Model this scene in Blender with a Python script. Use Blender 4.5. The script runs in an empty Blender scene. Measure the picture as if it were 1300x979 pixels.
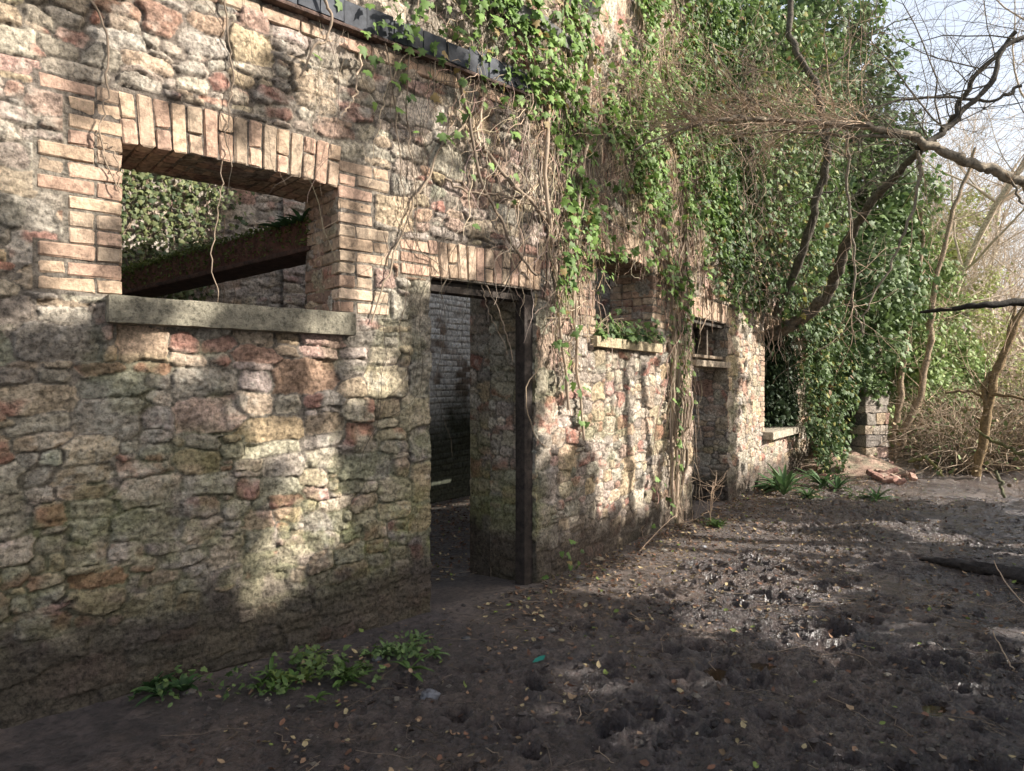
import bpy, math, random
import numpy as np
from mathutils import Vector
rnd = random.Random(7)
R = np.random.RandomState(11)
sc = bpy.context.scene
COL = sc.collection
FPX = 870.0                                   # focal length in photo pixels (1300 wide)
EYE = 1.6
SUN = np.array([0.868, -0.170, 0.467]); SUN /= np.linalg.norm(SUN)

# ------------------------------------------------------------------ helpers
def tag(o, label=None, cat=None, group=None, kind=None):
    if label: o['label'] = label
    if cat: o['category'] = cat
    if group: o['group'] = group
    if kind: o['kind'] = kind
    return o
def empty(name, loc=(0, 0, 0), **k):
    o = bpy.data.objects.new(name, None); COL.objects.link(o); o.location = loc
    o.empty_display_size = .2
    return tag(o, **k)
def at(px, py, z):                            # photo pixel at depth z -> point
    return np.array([(px-650)/FPX*z, z, EYE+(489.5-py)/FPX*z])

def mesh_obj(name, V, FL, LT, mat, parent=None, col=None, smooth=True, **k):
    """V (n,3); FL flat loop vertex indices; LT loop totals; col (n,3) vertex colours"""
    V = np.asarray(V, np.float32); FL = np.asarray(FL, np.int32).ravel(); LT = np.asarray(LT, np.int32).ravel()
    me = bpy.data.meshes.new(name)
    me.vertices.add(len(V)); me.vertices.foreach_set('co', V.ravel())
    me.loops.add(len(FL)); me.loops.foreach_set('vertex_index', FL)
    me.polygons.add(len(LT))
    ls = np.concatenate([[0], np.cumsum(LT)[:-1]]).astype(np.int32)
    me.polygons.foreach_set('loop_start', ls)
    me.polygons.foreach_set('use_smooth', np.full(len(LT), smooth))
    if col is not None:
        a = me.color_attributes.new('Col', 'FLOAT_COLOR', 'POINT')
        c = np.ones((len(V), 4), np.float32); c[:, :np.asarray(col).shape[1]] = col
        a.data.foreach_set('color', c.ravel())
    me.update(calc_edges=True)
    me.materials.append(mat)
    o = bpy.data.objects.new(name, me); COL.objects.link(o)
    if parent is not None:
        o.parent = parent
        o.location = -Vector(parent.location) if parent.type == 'EMPTY' and not parent.parent else (0, 0, 0)
    return tag(o, **k)

class Acc:                                    # accumulates pieces of one mesh
    def __init__(s): s.V = []; s.F = []; s.L = []; s.C = []; s.n = 0
    def add(s, V, FL, LT, col):
        V = np.asarray(V, float).reshape(-1, 3); col = np.asarray(col, float)
        if col.ndim == 1: col = np.tile(col, (len(V), 1))
        s.V.append(V); s.F.append(np.asarray(FL, int).ravel()+s.n); s.L.append(np.asarray(LT, int).ravel()); s.C.append(col[:, :4])
        s.n += len(V)
    def build(s, name, mat, parent=None, smooth=True, **k):
        w = max(c.shape[1] for c in s.C)
        C = [c if c.shape[1] == w else np.hstack([c, np.ones((len(c), w-c.shape[1]))]) for c in s.C]
        return mesh_obj(name, np.vstack(s.V), np.concatenate(s.F), np.concatenate(s.L), mat, parent, np.vstack(C), smooth, **k)

def _hash(ix, iy, seed):
    h = (ix.astype(np.int64)*374761393 + iy.astype(np.int64)*668265263 + seed*1442695041) & 0xffffffff
    h = ((h ^ (h >> 13))*1274126177) & 0xffffffff
    h = (h ^ (h >> 16)) & 0xffffff
    return h/float(0xffffff)
def vn(x, y, seed=0):
    x = np.asarray(x, float); y = np.asarray(y, float)
    ix = np.floor(x); iy = np.floor(y); fx = x-ix; fy = y-iy
    fx = fx*fx*(3-2*fx); fy = fy*fy*(3-2*fy)
    ix = ix.astype(np.int64); iy = iy.astype(np.int64)
    a = _hash(ix, iy, seed); b = _hash(ix+1, iy, seed); c = _hash(ix, iy+1, seed); d = _hash(ix+1, iy+1, seed)
    return (a+(b-a)*fx)*(1-fy)+(c+(d-c)*fx)*fy
def fbm(x, y, seed=0, oct=4, gain=.5):
    t = 0; a = 1; n = 0
    for i in range(oct):
        t = t+a*vn(x*2**i+i*17.3, y*2**i+i*9.1, seed+i*31); n += a; a *= gain
    return t/n
def sst(a, b, x):
    t = np.clip((x-a)/(b-a), 0, 1); return t*t*(3-2*t)
def mix(a, b, t):
    t = np.asarray(t)[..., None]; return a*(1-t)+b*t

def grid_faces(nu, nv, keep=None):            # vertices indexed i*nv+j
    i, j = np.meshgrid(np.arange(nu-1), np.arange(nv-1), indexing='ij')
    q = np.stack([i*nv+j, (i+1)*nv+j, (i+1)*nv+j+1, i*nv+j+1], -1)
    if keep is not None: q = q[keep]
    return q.reshape(-1, 4)

def tubes(P, Rad, M=5):
    """P (N,K,3), Rad (N,K) -> V, FL, LT"""
    P = np.asarray(P, float); N, K, _ = P.shape
    T = np.gradient(P, axis=1); T /= np.linalg.norm(T, axis=2, keepdims=True)+1e-9
    ref = np.tile(np.array([[.31, .52, .79]]), (N, 1))
    mt = T.mean(1); mt /= np.linalg.norm(mt, axis=1, keepdims=True)+1e-9
    par = np.abs((mt*ref).sum(1)) > .85
    ref[par] = [.8, -.58, .1]
    A = np.cross(T, ref[:, None, :]); A /= np.linalg.norm(A, axis=2, keepdims=True)+1e-9
    B = np.cross(T, A)
    an = np.arange(M)/M*2*np.pi
    V = P[:, :, None, :]+Rad[:, :, None, None]*(A[:, :, None, :]*np.cos(an)[None, None, :, None]+B[:, :, None, :]*np.sin(an)[None, None, :, None])
    n, k, m = np.meshgrid(np.arange(N), np.arange(K-1), np.arange(M), indexing='ij')
    base = (n*K+k)*M
    q = np.stack([base+m, base+(m+1) % M, base+M+(m+1) % M, base+M+m], -1).reshape(-1, 4)
    return V.reshape(-1, 3), q.ravel(), np.full(len(q), 4)

def resample(pts, K):
    pts = np.asarray(pts, float)
    # catmull-rom through the points
    n = len(pts); t = np.linspace(0, n-1, K); i = np.clip(np.floor(t).astype(int), 0, n-2); f = (t-i)[:, None]
    ext = np.vstack([2*pts[0]-pts[1], pts, 2*pts[-1]-pts[-2]])
    p0 = ext[i]; p1 = ext[i+1]; p2 = ext[i+2]; p3 = ext[i+3]
    return .5*((2*p1)+(-p0+p2)*f+(2*p0-5*p1+4*p2-p3)*f**2+(-p0+3*p1-3*p2+p3)*f**3)
def tube_path(acc, pts, r0, r1, col, K=None, M=8, wob=0.0, knots=.08):
    K = K or max(6, len(pts)*5)
    P = resample(pts, K)
    if wob: P = P+np.stack([vn(np.arange(K)*.6, np.full(K, i*3.3), int(r0*9999)+i)-.5 for i in range(3)], 1)*wob
    rr = np.linspace(r0, r1, K)*(1+knots*R.randn(K))
    acc.add(*tubes(P[None], np.abs(rr)[None], M), col)
    return P

def norm(v): return v/(np.linalg.norm(v, axis=-1, keepdims=True)+1e-9)
def leaves(acc, P, Nrm, size, col, tmpl, up=None, jit=.5):
    """copies of a leaf template, base at P, facing Nrm, tip along 'up'"""
    n = len(P)
    if up is None: up = np.array([0, 0, -1.])+np.zeros((n, 3))
    Nn = norm(Nrm+jit*R.randn(n, 3)); U = norm(up+jit*R.randn(n, 3))
    X = norm(np.cross(U, Nn)); U = np.cross(Nn, X)
    tv, tf = tmpl
    V = P[:, None, :]+np.asarray(size).reshape(-1, 1, 1)*(tv[None, :, 0:1]*X[:, None, :]+tv[None, :, 1:2]*U[:, None, :]+tv[None, :, 2:3]*Nn[:, None, :])
    off = (np.arange(n)*len(tv))[:, None]
    FL = np.concatenate([np.concatenate(tf)[None, :]+off], 1).ravel()
    LT = np.tile([len(f) for f in tf], n)
    C = np.repeat(col, len(tv), axis=0)
    acc.add(V.reshape(-1, 3), FL, LT, C)
ivy_t = (np.array([[0, 0, 0], [0, .45, .04], [0, 1, -.08],
                   [.22, -.10, -.02], [.50, .10, -.10], [.30, .33, -.04], [.42, .58, -.10], [.17, .62, -.03],
                   [-.22, -.10, -.02], [-.50, .10, -.10], [-.30, .33, -.04], [-.42, .58, -.10], [-.17, .62, -.03]]),
         [[0, 3, 4, 5, 1], [1, 5, 6, 7, 2], [0, 1, 10, 9, 8], [1, 2, 12, 11, 10]])
oval_t = (np.array([[0, 0, 0], [.28, .35, -.06], [.25, .7, -.08], [0, 1, -.12], [-.25, .7, -.08], [-.28, .35, -.06], [0, .5, .03]]),
          [[0, 1, 6], [1, 2, 6], [2, 3, 6], [3, 4, 6], [4, 5, 6], [5, 0, 6]])
dead_t = (np.array([[0, 0, 0], [.3, .3, .12], [.22, .75, .05], [0, 1, .2], [-.25, .7, .12], [-.32, .3, .02], [0, .5, -.04]]),
          [[0, 1, 6], [1, 2, 6], [2, 3, 6], [3, 4, 6], [4, 5, 6], [5, 0, 6]])

# ------------------------------------------------------------------ materials
def newmat(name):
    m = bpy.data.materials.new(name); m.use_nodes = True
    nt = m.node_tree; b = nt.nodes['Principled BSDF']
    return m, nt, b, nt.nodes.new, nt.links.new
def attr_mat(name, rough=.9, spec=.3, vary=.35, vscale=25, bump=.5, bscale=70, bdist=.004, wet=False, sheen=0, trans=0, pits=0, pd=.5):
    m, nt, b, N, L = newmat(name)
    a = N('ShaderNodeVertexColor'); a.layer_name = 'Col'
    tc = N('ShaderNodeTexCoord')
    n1 = N('ShaderNodeTexNoise'); n1.inputs['Scale'].default_value = vscale; n1.inputs['Detail'].default_value = 8; n1.inputs['Roughness'].default_value = .7
    L(tc.outputs['Object'], n1.inputs['Vector'])
    mr = N('ShaderNodeMapRange'); mr.inputs[1].default_value = .3; mr.inputs[2].default_value = .7
    mr.inputs[3].default_value = 1-vary; mr.inputs[4].default_value = 1+vary; L(n1.outputs['Fac'], mr.inputs[0])
    mx = N('ShaderNodeVectorMath'); mx.operation = 'SCALE'; L(a.outputs['Color'], mx.inputs[0]); L(mr.outputs[0], mx.inputs['Scale'])
    if pits:
        n3 = N('ShaderNodeTexNoise'); n3.inputs['Scale'].default_value = pits; n3.inputs['Detail'].default_value = 6; n3.inputs['Roughness'].default_value = .65
        L(tc.outputs['Object'], n3.inputs['Vector'])
        m3 = N('ShaderNodeMapRange'); m3.inputs[1].default_value = .36; m3.inputs[2].default_value = .50; m3.inputs[3].default_value = pd; m3.inputs[4].default_value = 1.08; L(n3.outputs['Fac'], m3.inputs[0])
        mx2 = N('ShaderNodeVectorMath'); mx2.operation = 'SCALE'; L(mx.outputs[0], mx2.inputs[0]); L(m3.outputs[0], mx2.inputs['Scale']); mx = mx2
    L(mx.outputs[0], b.inputs['Base Color'])
    b.inputs['Roughness'].default_value = rough; b.inputs['Specular IOR Level'].default_value = spec
    if bump:
        n2 = N('ShaderNodeTexNoise'); n2.inputs['Scale'].default_value = bscale; n2.inputs['Detail'].default_value = 10; n2.inputs['Roughness'].default_value = .75
        L(tc.outputs['Object'], n2.inputs['Vector'])
        bp = N('ShaderNodeBump'); bp.inputs['Strength'].default_value = bump; bp.inputs['Distance'].default_value = bdist
        L(n2.outputs['Fac'], bp.inputs['Height']); L(bp.outputs[0], b.inputs['Normal'])
    if wet:      # vertex alpha carries roughness
        L(a.outputs['Alpha'], b.inputs['Roughness'])
    if trans:
        t = N('ShaderNodeBsdfTranslucent'); L(mx.outputs[0], t.inputs['Color'])
        ms = N('ShaderNodeMixShader'); ms.inputs[0].default_value = trans
        out = [n for n in nt.nodes if n.type == 'OUTPUT_MATERIAL'][0]
        L(b.outputs[0], ms.inputs[1]); L(t.outputs[0], ms.inputs[2]); L(ms.outputs[0], out.inputs['Surface'])
    return m
M_stone = attr_mat('rubble_stone', .92, .25, .60, 34, 1.0, 60, .022, pits=44, pd=.5)
M_brick = attr_mat('weathered_brick', .9, .25, .45, 22, 1.0, 60, .012, pits=20, pd=.62)
M_sill = attr_mat('sill_stone', .85, .3, .5, 22, .9, 70, .014, pits=40)
M_wood = attr_mat('old_timber', .75, .35, .6, 18, 1.0, 50, .012, pits=22, pd=.5)
M_slate = attr_mat('slate', .8, .25, .45, 15, .4, 60, .004)
M_bark = attr_mat('bark', .85, .25, .55, 22, 1.0, 45, .015, pits=26, pd=.55)
M_twig = attr_mat('dry_twig', .8, .3, .2, 30, 0)
M_leaf = attr_mat('ivy_leaf', .58, .32, .2, 40, 0, trans=.22)
M_dull = attr_mat('soft_leaf', .6, .3, .25, 30, 0, trans=.3)
M_litter = attr_mat('dead_leaf', .8, .3, .3, 40, 0)
M_mud = attr_mat('wet_mud', .6, .9, .55, 16, 1.0, 30, .060, wet=True, pits=30, pd=.42)
M_green = attr_mat('green_scrap', .35, .5, .1, 20, 0)
m, nt, b, N, L = newmat('puddle_water'); M_water = m
b.inputs['Base Color'].default_value = (.035, .022, .012, 1); b.inputs['Roughness'].default_value = .04; b.inputs['IOR'].default_value = 1.33

# ------------------------------------------------------------------ wall path
ds = .01; S_T = np.arange(-9, 20, ds)
TH = np.radians(48.9+(34.6-48.9)*sst(-.22, .22, S_T))
X_T = np.cumsum(np.sin(TH))*ds; Y_T = np.cumsum(np.cos(TH))*ds
i0 = int(round(9/ds)); X_T += .201-X_T[i0]; Y_T += 5.31-Y_T[i0]
def W(s, v, off):
    s = np.asarray(s, float); v = np.asarray(v, float); off = np.asarray(off, float)
    th = np.interp(s, S_T, TH)
    x = np.interp(s, S_T, X_T)+np.cos(th)*off; y = np.interp(s, S_T, Y_T)-np.sin(th)*off
    x, y, v = np.broadcast_arrays(x, y, v)
    return np.stack([x, y, v], -1)
def WN(s):
    th = np.interp(s, S_T, TH); z = np.zeros_like(th); return np.stack([np.cos(th), -np.sin(th), z], -1)
def WD(s):
    th = np.interp(s, S_T, TH); z = np.zeros_like(th); return np.stack([np.sin(th), np.cos(th), z], -1)
_px = 650+FPX*X_T/Y_T
_ok = (Y_T > 1.2) & (S_T < 14)
def wpx(px, py, off=0.0):                      # photo pixel -> (s, v) on the wall face
    s = np.interp(px, _px[_ok], S_T[_ok]); y = np.interp(s, S_T, Y_T)
    return float(s), float(EYE+(489.5-py)/FPX*y)

# ------------------------------------------------------------------ stone layout
CS = .04; S0 = -6.0; V0 = -.4; NU = 560; NV = 190
OPEN = dict(door=(-1.01, -.03, -.3, 2.34), win=(-2.86, -1.68, 2.04, 2.81), win2=(.94, 2.21, 2.02, 2.80),
            door2=(3.38, 4.72, -.3, 2.42), win3=(6.61, 8.6, .86, 2.45))
def build_layout(forced=()):
    g = np.full((NU, NV), -1, int); st = []
    def put(i, j, w, h):
        g[i:i+w, j:j+h] = len(st); st.append((S0+i*CS+w*CS/2, V0+j*CS+h*CS/2, w*CS/2, h*CS/2))
    for (a, b_, c, d) in forced:
        i = int(round((a-S0)/CS)); j = int(round((c-V0)/CS)); put(i, j, int(round((b_-a)/CS)), max(1, int(round((d-c)/CS))))
    for j in range(NV):
        i = 0
        while i < NU:
            if g[i, j] >= 0: i += 1; continue
            e = i
            while e < NU and g[e, j] < 0 and e-i < 14: e += 1
            fw = e-i
            r = rnd.random()
            if r < .13: w, h = rnd.randint(6, 9), rnd.randint(4, 5)
            elif r < .60: w, h = rnd.randint(4, 6), rnd.randint(2, 3)
            else: w, h = rnd.randint(2, 4), rnd.randint(1, 2)
            if fw <= w+2: w = min(fw, 13)
            h = min(h, max(1, int(w*.75+.5)))
            k = 1
            while k < h and j+k < NV and (g[i:i+w, j+k] < 0).all(): k += 1
            put(i, j, w, min(k, NV-j)); i += w
    return g, np.array(st)
forced = []
v = 0.0
while v < 2.2:
    h = rnd.choice([.2, .24, .28, .32]); w = rnd.choice([.16, .28, .36, .24])
    h = min(h, 2.32-v)
    if h < .08: break
    forced.append((-1.0-w, -1.0, v, v+h)); v += h
v = 0.0; k = 0
while v < 2.3:
    h = rnd.choice([.2, .24, .28]); w = [.2, .4][k % 2]; k += 1
    forced.append((4.72, 4.72+w, v, v+h)); forced.append((0.0, [.28, .16][k % 2], v, v+h)); forced.append((3.36-[.24, .36][k % 2], 3.36, v, v+h)); v += h
GL, ST = build_layout(forced)
NS = len(ST); NF = len(forced)
JIT = R.uniform(-.30, .30, (NS, 2)); JIT[:NF] = 0; ROT = R.uniform(-.16, .16, NS); ROT[:NF] = 0; WT = R.uniform(.86, 1.16, NS); WT[:NF] = 1.1
S_r = rnd.randint(0, 9999)
sr = R.rand(NS, 12)
pal = np.array([[.49, .40, .30], [.44, .38, .32], [.52, .45, .37], [.36, .32, .27], [.50, .39, .27], [.40, .26, .20], [.50, .36, .30], [.41, .36, .31], [.58, .52, .44], [.31, .275, .24]])
pw = np.array([.21, .19, .14, .12, .09, .045, .055, .09, .04, .02]); pidx = R.choice(len(pal), NS, p=pw/pw.sum())
SC = pal[pidx]*np.array([.94, .925, .885])*(.86+.28*R.rand(NS, 1))*(1+.025*R.randn(NS, 3))

def sd_rect(s, v, r):
    dx = np.maximum(r[0]-s, s-r[1]); dy = np.maximum(r[2]-v, v-r[3]); return np.maximum(dx, dy)
def stone_field(s, v, masks=(), amp=1.0, fine=True):
    ws = s+.045*(fbm(s*2.6, v*2.6, 3, 2)-.5)+.042*(fbm(s*9, v*9, 5, 4, .62)-.5)
    wv = v+.060*(fbm(s*2.2+9, v*3.0, 4, 2)-.5)+.042*(fbm(s*9+50, v*9, 6, 4, .62)-.5)
    i = ((ws-S0)/CS).astype(int); j = ((wv-V0)/CS).astype(int)
    m1 = np.full(s.shape, 9.); m2 = m1.copy(); idx = np.zeros(s.shape, int)-1
    for (di, dj) in ((0, 0), (2, 0), (-2, 0), (0, 2), (0, -2), (2, 2), (-2, 2), (2, -2), (-2, -2), (5, 0), (-5, 0), (0, 4), (0, -4)):
        k = GL[np.clip(i+di, 0, NU-1), np.clip(j+dj, 0, NV-1)]; c = ST[k]
        dx = ws-c[..., 0]-JIT[k, 0]*c[..., 2]; dy = wv-c[..., 1]-JIT[k, 1]*c[..., 3]; r_ = ROT[k]
        m = ((np.abs(dx-dy*r_)/c[..., 2])**3+(np.abs(dy+dx*r_)/c[..., 3])**3)**(1/3.)/WT[k]
        same = k == idx
        better = (m < m1) & ~same
        m2 = np.where(better, m1, np.where(same, m2, np.minimum(m2, m)))
        m1 = np.where(better, m, m1); idx = np.where(better, k, idx)
    c = ST[idx]; q = sr[idx]; hw = c[..., 2]; hh = c[..., 3]; px = ws-c[..., 0]; py = wv-c[..., 1]; rx, ry = px, py
    d = -(m2-m1)*.42*np.sqrt(np.minimum(hw, .14)*hh)+.001+.006*q[..., 2]
    d = d+.014*(fbm(s*26, v*26, 8, 4, .65)-.5)
    md = np.full_like(s, 9.)
    for r in masks: md = np.minimum(md, sd_rect(s, v, r))
    d = np.maximum(d, .006-md)
    bev = .004+.009*q[..., 5]**1.5
    prof = np.clip(-d/bev, 0, 1)**.7
    tilt = (q[..., 6]-.5)*.13*px+(q[..., 7]-.5)*.16*py
    p1 = (q[..., 3]-.5)*.5*px+(q[..., 4]-.5)*.6*py+.004; p2 = (q[..., 8]-.5)*.5*px-(q[..., 9]-.5)*.6*py+.006*q[..., 7]; tilt = tilt*.7+np.clip(np.minimum(p1, p2), -.03, .006)
    rough = .026*(fbm(s*9+q[..., 8]*40, v*11, 12, 5, .66)-.5)-.016*np.abs(fbm(s*16+q[..., 9]*40, v*20, 13, 4, .65)-.5)*2+.007*(fbm(s*50, v*50, 14, 2)-.5)
    strat = .008*(vn(s*4+q[..., 9]*30, v*38+q[..., 9]*30, 16)-.5)
    fill = (-.001+.014*fbm(s*1.7, v*1.7, 19, 3)+.014*(fbm(s*20, v*20, 18, 3)-.5))
    h = prof*(.010+.013*(q[..., 10]-.35)+tilt+rough+strat)*amp-(1-prof)*fill
    # colours
    n1 = fbm(s*7+q[..., 8]*30, v*7+q[..., 9]*30, 21, 4); n2 = fbm(s*26, v*26, 22, 3)
    n4 = fbm(s*50, v*50, 23, 2, .7); col = SC[idx]*((.55+.9*n1)*(.72+.56*n4))[..., None]
    red = sst(.55, .68, fbm(s*5+q[..., 8]*50, v*6, 24, 3))*(q[..., 11] > .72)
    col = mix(col, np.array([.36, .155, .115])*(.7+.6*n2)[..., None], red*.75)
    lich = sst(.56, .70, fbm(s*4, v*4, 27, 4))*sst(.45, .6, n2)
    col = mix(col, np.array([.52, .49, .41]), lich*.45)
    mort = np.array([.20, .17, .14])*(.35+1.2*fbm(s*18, v*18, 29, 3))[..., None]
    pale = sst(.50, .62, fbm(s*1.3, v*1.3, 33, 2))
    mort = mix(mort, np.array([.27, .24, .19]), pale*.6)
    col = mix(mort, col, sst(-.05, .6, prof)*(1-.35*sst(.62,.75,fbm(s*3,v*3,35,3))))
    return h, col, md
def grime(s, v, col, h):
    """moss, algae and mud low on the outer face"""
    n = fbm(s*1.6, v*1.6, 41, 4); n2 = fbm(s*9, v*9, 43, 3); n3 = fbm(s*30, v*30, 45, 2)
    left = sst(.3, -.3, s)
    algae = sst(1.75, .75, v+(n-.5)*1.1)*left*sst(.32, .52, n2)
    col = mix(col, np.array([.20, .215, .085])*(.6+.8*n3)[..., None], algae*.40)
    yel = sst(1.15, .5, v+(n-.5)*.5)*sst(.50, .60, fbm(s*6, v*6, 49, 3))*sst(-2.2, -.9, s)*left
    col = mix(col, np.array([.26, .29, .085]), yel*.55)
    moss = sst(.58, .68, fbm(s*2.4, v*3.2, 47, 4))*sst(3.0, 1.2, v)
    col = mix(col, np.array([.15, .17, .06]), moss*.35)
    line = .34+.16*(n-.5)+.10*left
    dirt = sst(line+.24, line-.12, v+(n2-.5)*.22)
    col = mix(col, np.array([.060, .048, .038])*(.6+.9*n2)[..., None], dirt*.90)
    h = h*(1-.55*dirt)+dirt*.030*(fbm(s*5, v*16, 51, 4)-.3)
    pinkw = sst(.52, .66, fbm(s*.9, v*1.1, 53, 3))
    col = mix(col, np.array([.60, .44, .34]), pinkw*.04)
    return h, col
def axis(points, steps):
    out = [points[0]]
    for a, b_, st in zip(points[:-1], points[1:], steps):
        n = max(1, int(math.ceil((b_-a)/st))); out += list(a+(b_-a)*np.arange(1, n+1)/n)
    return np.array(out)

# brick regions on the front face (mortar backing behind real brick blocks)
BQ = .079                                       # course height
bricks = Acc(); lint = Acc(); lint2 = Acc(); bricks2 = Acc(); lint3 = Acc(); lint4 = Acc(); bricks4 = Acc(); lint5 = Acc(); QS = [Acc() for _ in range(5)]
brickpal = np.array([[.47, .36, .265], [.44, .34, .26], [.49, .39, .30], [.46, .325, .25], [.47, .34, .26], [.40, .285, .225], [.42, .34, .26]])*np.array([1.05, 1.0, .94])
CH = .007
bt = []
for sx in (-1, 1):
    for sy in (-1, 1):
        for sz in (-1, 1):
            bt += [(sx, sy, sz, 0), (sx, sy, sz, 1), (sx, sy, sz, 2)]
def brick(acc, s0, s1, v0, v1, o0, o1, fn=None, colr=None, ch=CH, jit=.0025):
    """chamfered block in wall coordinates"""
    c = np.array([(s0+s1)/2, (v0+v1)/2, (o0+o1)/2]); hf = np.array([(s1-s0)/2, (v1-v0)/2, (o1-o0)/2])
    V = []
    for (sx, sy, sz, k) in bt:
        p = np.array([sx, sy, sz])*hf
        for a in range(3):
            if a != k: p[a] -= np.sign(p[a])*min(ch, hf[a]*.4)*rnd.uniform(.5, 1.6)
        V.append(c+p)
    V = np.array(V)+R.randn(24, 3)*jit*.8
    V[:, 2] += rnd.uniform(-1, 1)*jit*1.5
    V = fn(V) if fn else W(V[:, 0], V[:, 1], V[:, 2])
    id_ = lambda sx, sy, sz, k: (((sx > 0)*2+(sy > 0))*2+(sz > 0))*3+k
    F = []
    for k in range(3):                          # main faces: vertices flagged k keep full extent on axis k
        a, b_ = [(1, 2), (2, 0), (0, 1)][k]
        for sg in (-1, 1):
            q = []
            for (u, w) in ((-1, -1), (1, -1), (1, 1), (-1, 1)):
                t = [0, 0, 0]; t[k] = sg; t[a] = u; t[b_] = w; q.append(id_(*t, k))
            F.append(q if sg > 0 else q[::-1])
    for k in range(3):                          # edge chamfers along axis k
        a, b_ = [(1, 2), (2, 0), (0, 1)][k]
        for u in (-1, 1):
            for w in (-1, 1):
                t0 = [0, 0, 0]; t1 = [0, 0, 0]; t0[k] = -1; t1[k] = 1; t0[a] = t1[a] = u; t0[b_] = t1[b_] = w
                q = [id_(*t0, a), id_(*t1, a), id_(*t1, b_), id_(*t0, b_)]
                F.append(q if u*w < 0 else q[::-1])
    for sx in (-1, 1):
        for sy in (-1, 1):
            for sz in (-1, 1):
                q = [id_(sx, sy, sz, 0), id_(sx, sy, sz, 1), id_(sx, sy, sz, 2)]
                F.append(q if sx*sy*sz > 0 else q[::-1])
    if colr is None:
        colr = brickpal[rnd.randrange(len(brickpal))]*rnd.uniform(.78, 1.12)
    acc.add(V, np.concatenate(F), [len(f) for f in F], colr)
J = .010
def quoin(acc, edge, side, v0, v1, widths, depth=.5, tone=1.0):
    """brick jamb: edge s, side -1 (brickwork lies to the left) or +1; returns mask rects"""
    n = int(round((v1-v0)/BQ)); bh = (v1-v0)/n; mk = []
    for k in range(n):
        w = widths[k]; a = v0+k*bh; b_ = a+bh-J
        lens = {1: [[.235], [.115, .115]][rnd.random() < .3], 1.5: [.235, .115] if k % 2 else [.115, .235]}[w]
        pos = 0
        for q, ln in enumerate(lens):
            e0 = edge+side*pos; e1 = edge+side*(pos+ln-J*.6); pos += ln+J*.4
            dep = (.115 if (k % 2) else .235) if q == 0 else .1
            c = brickpal[rnd.randrange(len(brickpal))]*rnd.uniform(.68, 1.14)*tone
            brick(acc, min(e0, e1), max(e0, e1), a+rnd.uniform(-.003, .003), b_+rnd.uniform(-.003, .003), -dep, rnd.uniform(-.005, .003), colr=c)
            if q == 0:                           # the reveal, brick by brick
                d = dep+J
                while d < depth-.03:
                    ln2 = min(rnd.choice([.115, .235]), depth-d)
                    t0 = edge; t1 = edge+side*.09
                    brick(acc, min(t0, t1), max(t0, t1), a, b_, -(d+ln2-J), -d, colr=brickpal[rnd.randrange(len(brickpal))]*rnd.uniform(.6, .95)*tone); d += ln2
        x = edge+side*(pos+.004)
        mk.append((min(edge, x), max(edge, x), a-J, b_+J*.5))
    return mk
def lintel(acc, s0, s1, v, camber, h=.255, depth=.5, tone=1.0):
    n = int(round((s1-s0)/.079)); bw = (s1-s0)/n; sc_ = (s0+s1)/2; hw = (s1-s0)/2
    def fn(V):
        q = V.copy(); t = (q[:, 0]-sc_)/hw; q[:, 1] += camber*(1-t**2); q[:, 0] += (q[:, 1]-v)*t*.10
        return W(q[:, 0], q[:, 1], q[:, 2])
    mode = 0
    for k in range(n):
        a = s0+k*bw; b_ = a+bw-J; d = 0; first = True
        while d < depth-.02:
            dp = min(.115, depth-d); z0, z1 = -(d+dp-J), (-d if d else .004)
            tn = tone*(1 if first else .7)
            if (k+first) % 2 == 0 or rnd.random() < .15: brick(acc, a, b_, v, v+h-J, z0, z1, fn, brickpal[rnd.randrange(len(brickpal))]*rnd.uniform(.82, 1.1)*tn)
            else:
                m_ = v+h*rnd.choice([.5, .42, .6])
                for (p, q) in ((v, m_-J), (m_, v+h-J)): brick(acc, a, b_, p, q, z0, z1, fn, brickpal[rnd.randrange(len(brickpal))]*rnd.uniform(.82, 1.1)*tn)
            d += dp; first = False
    return [(s0-.012, s1+.012, v-.02, v+h+camber*.9)]
masks = []
w1 = OPEN['win']
def wp(n, pat): return [pat[i % len(pat)] for i in range(n)]
masks += quoin(QS[0], w1[0], -1, 2.05, 2.05+.079*13, wp(13, [1.5, 1.5, 1.5, 1, 1, 1, 1.5, 1.5, 1.5, 1, 1, 1, 1.5]))
masks += quoin(QS[1], w1[1], 1, 2.05, 2.05+.079*12, wp(12, [1.5, 1.5, 1, 1, 1.5, 1.5, 1.5, 1, 1, 1, 1.5, 1.5]))
masks += lintel(lint, w1[0]+.005, w1[1]-.002, 2.81, .022, .265)
d1 = OPEN['door']
masks += lintel(lint2, d1[0]+.005, d1[1]+.06, 2.335, .012, .255)
masks += quoin(QS[2], d1[0]-.005, -1, 2.335, 2.335+.079*3, [1, 1.5, 1], depth=.2)
w2 = OPEN['win2']
masks += lintel(lint3, w2[0]-.02, w2[1]+.02, 2.775, .06, .255)
masks += quoin(QS[3], w2[0], -1, 2.05, 2.05+.079*9, wp(9, [1, 1, 1.5, 1.5]))
masks += quoin(QS[4], w2[1], 1, 2.05, 2.05+.079*9, wp(9, [1, 1, 1.5, 1.5]))
d2 = OPEN['door2']
masks += lintel(lint4, d2[0]-.03, d2[1]+.20, 2.42, .01, .25)
w3 = OPEN['win3']
masks += quoin(bricks4, w3[0], -1, .88, .88+.079*20, wp(20, [1, 1, 1.5, 1]), tone=.8)
masks += lintel(lint5, w3[0]-.03, w3[1]+.03, 2.45, .01, .25, tone=.7)

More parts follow.
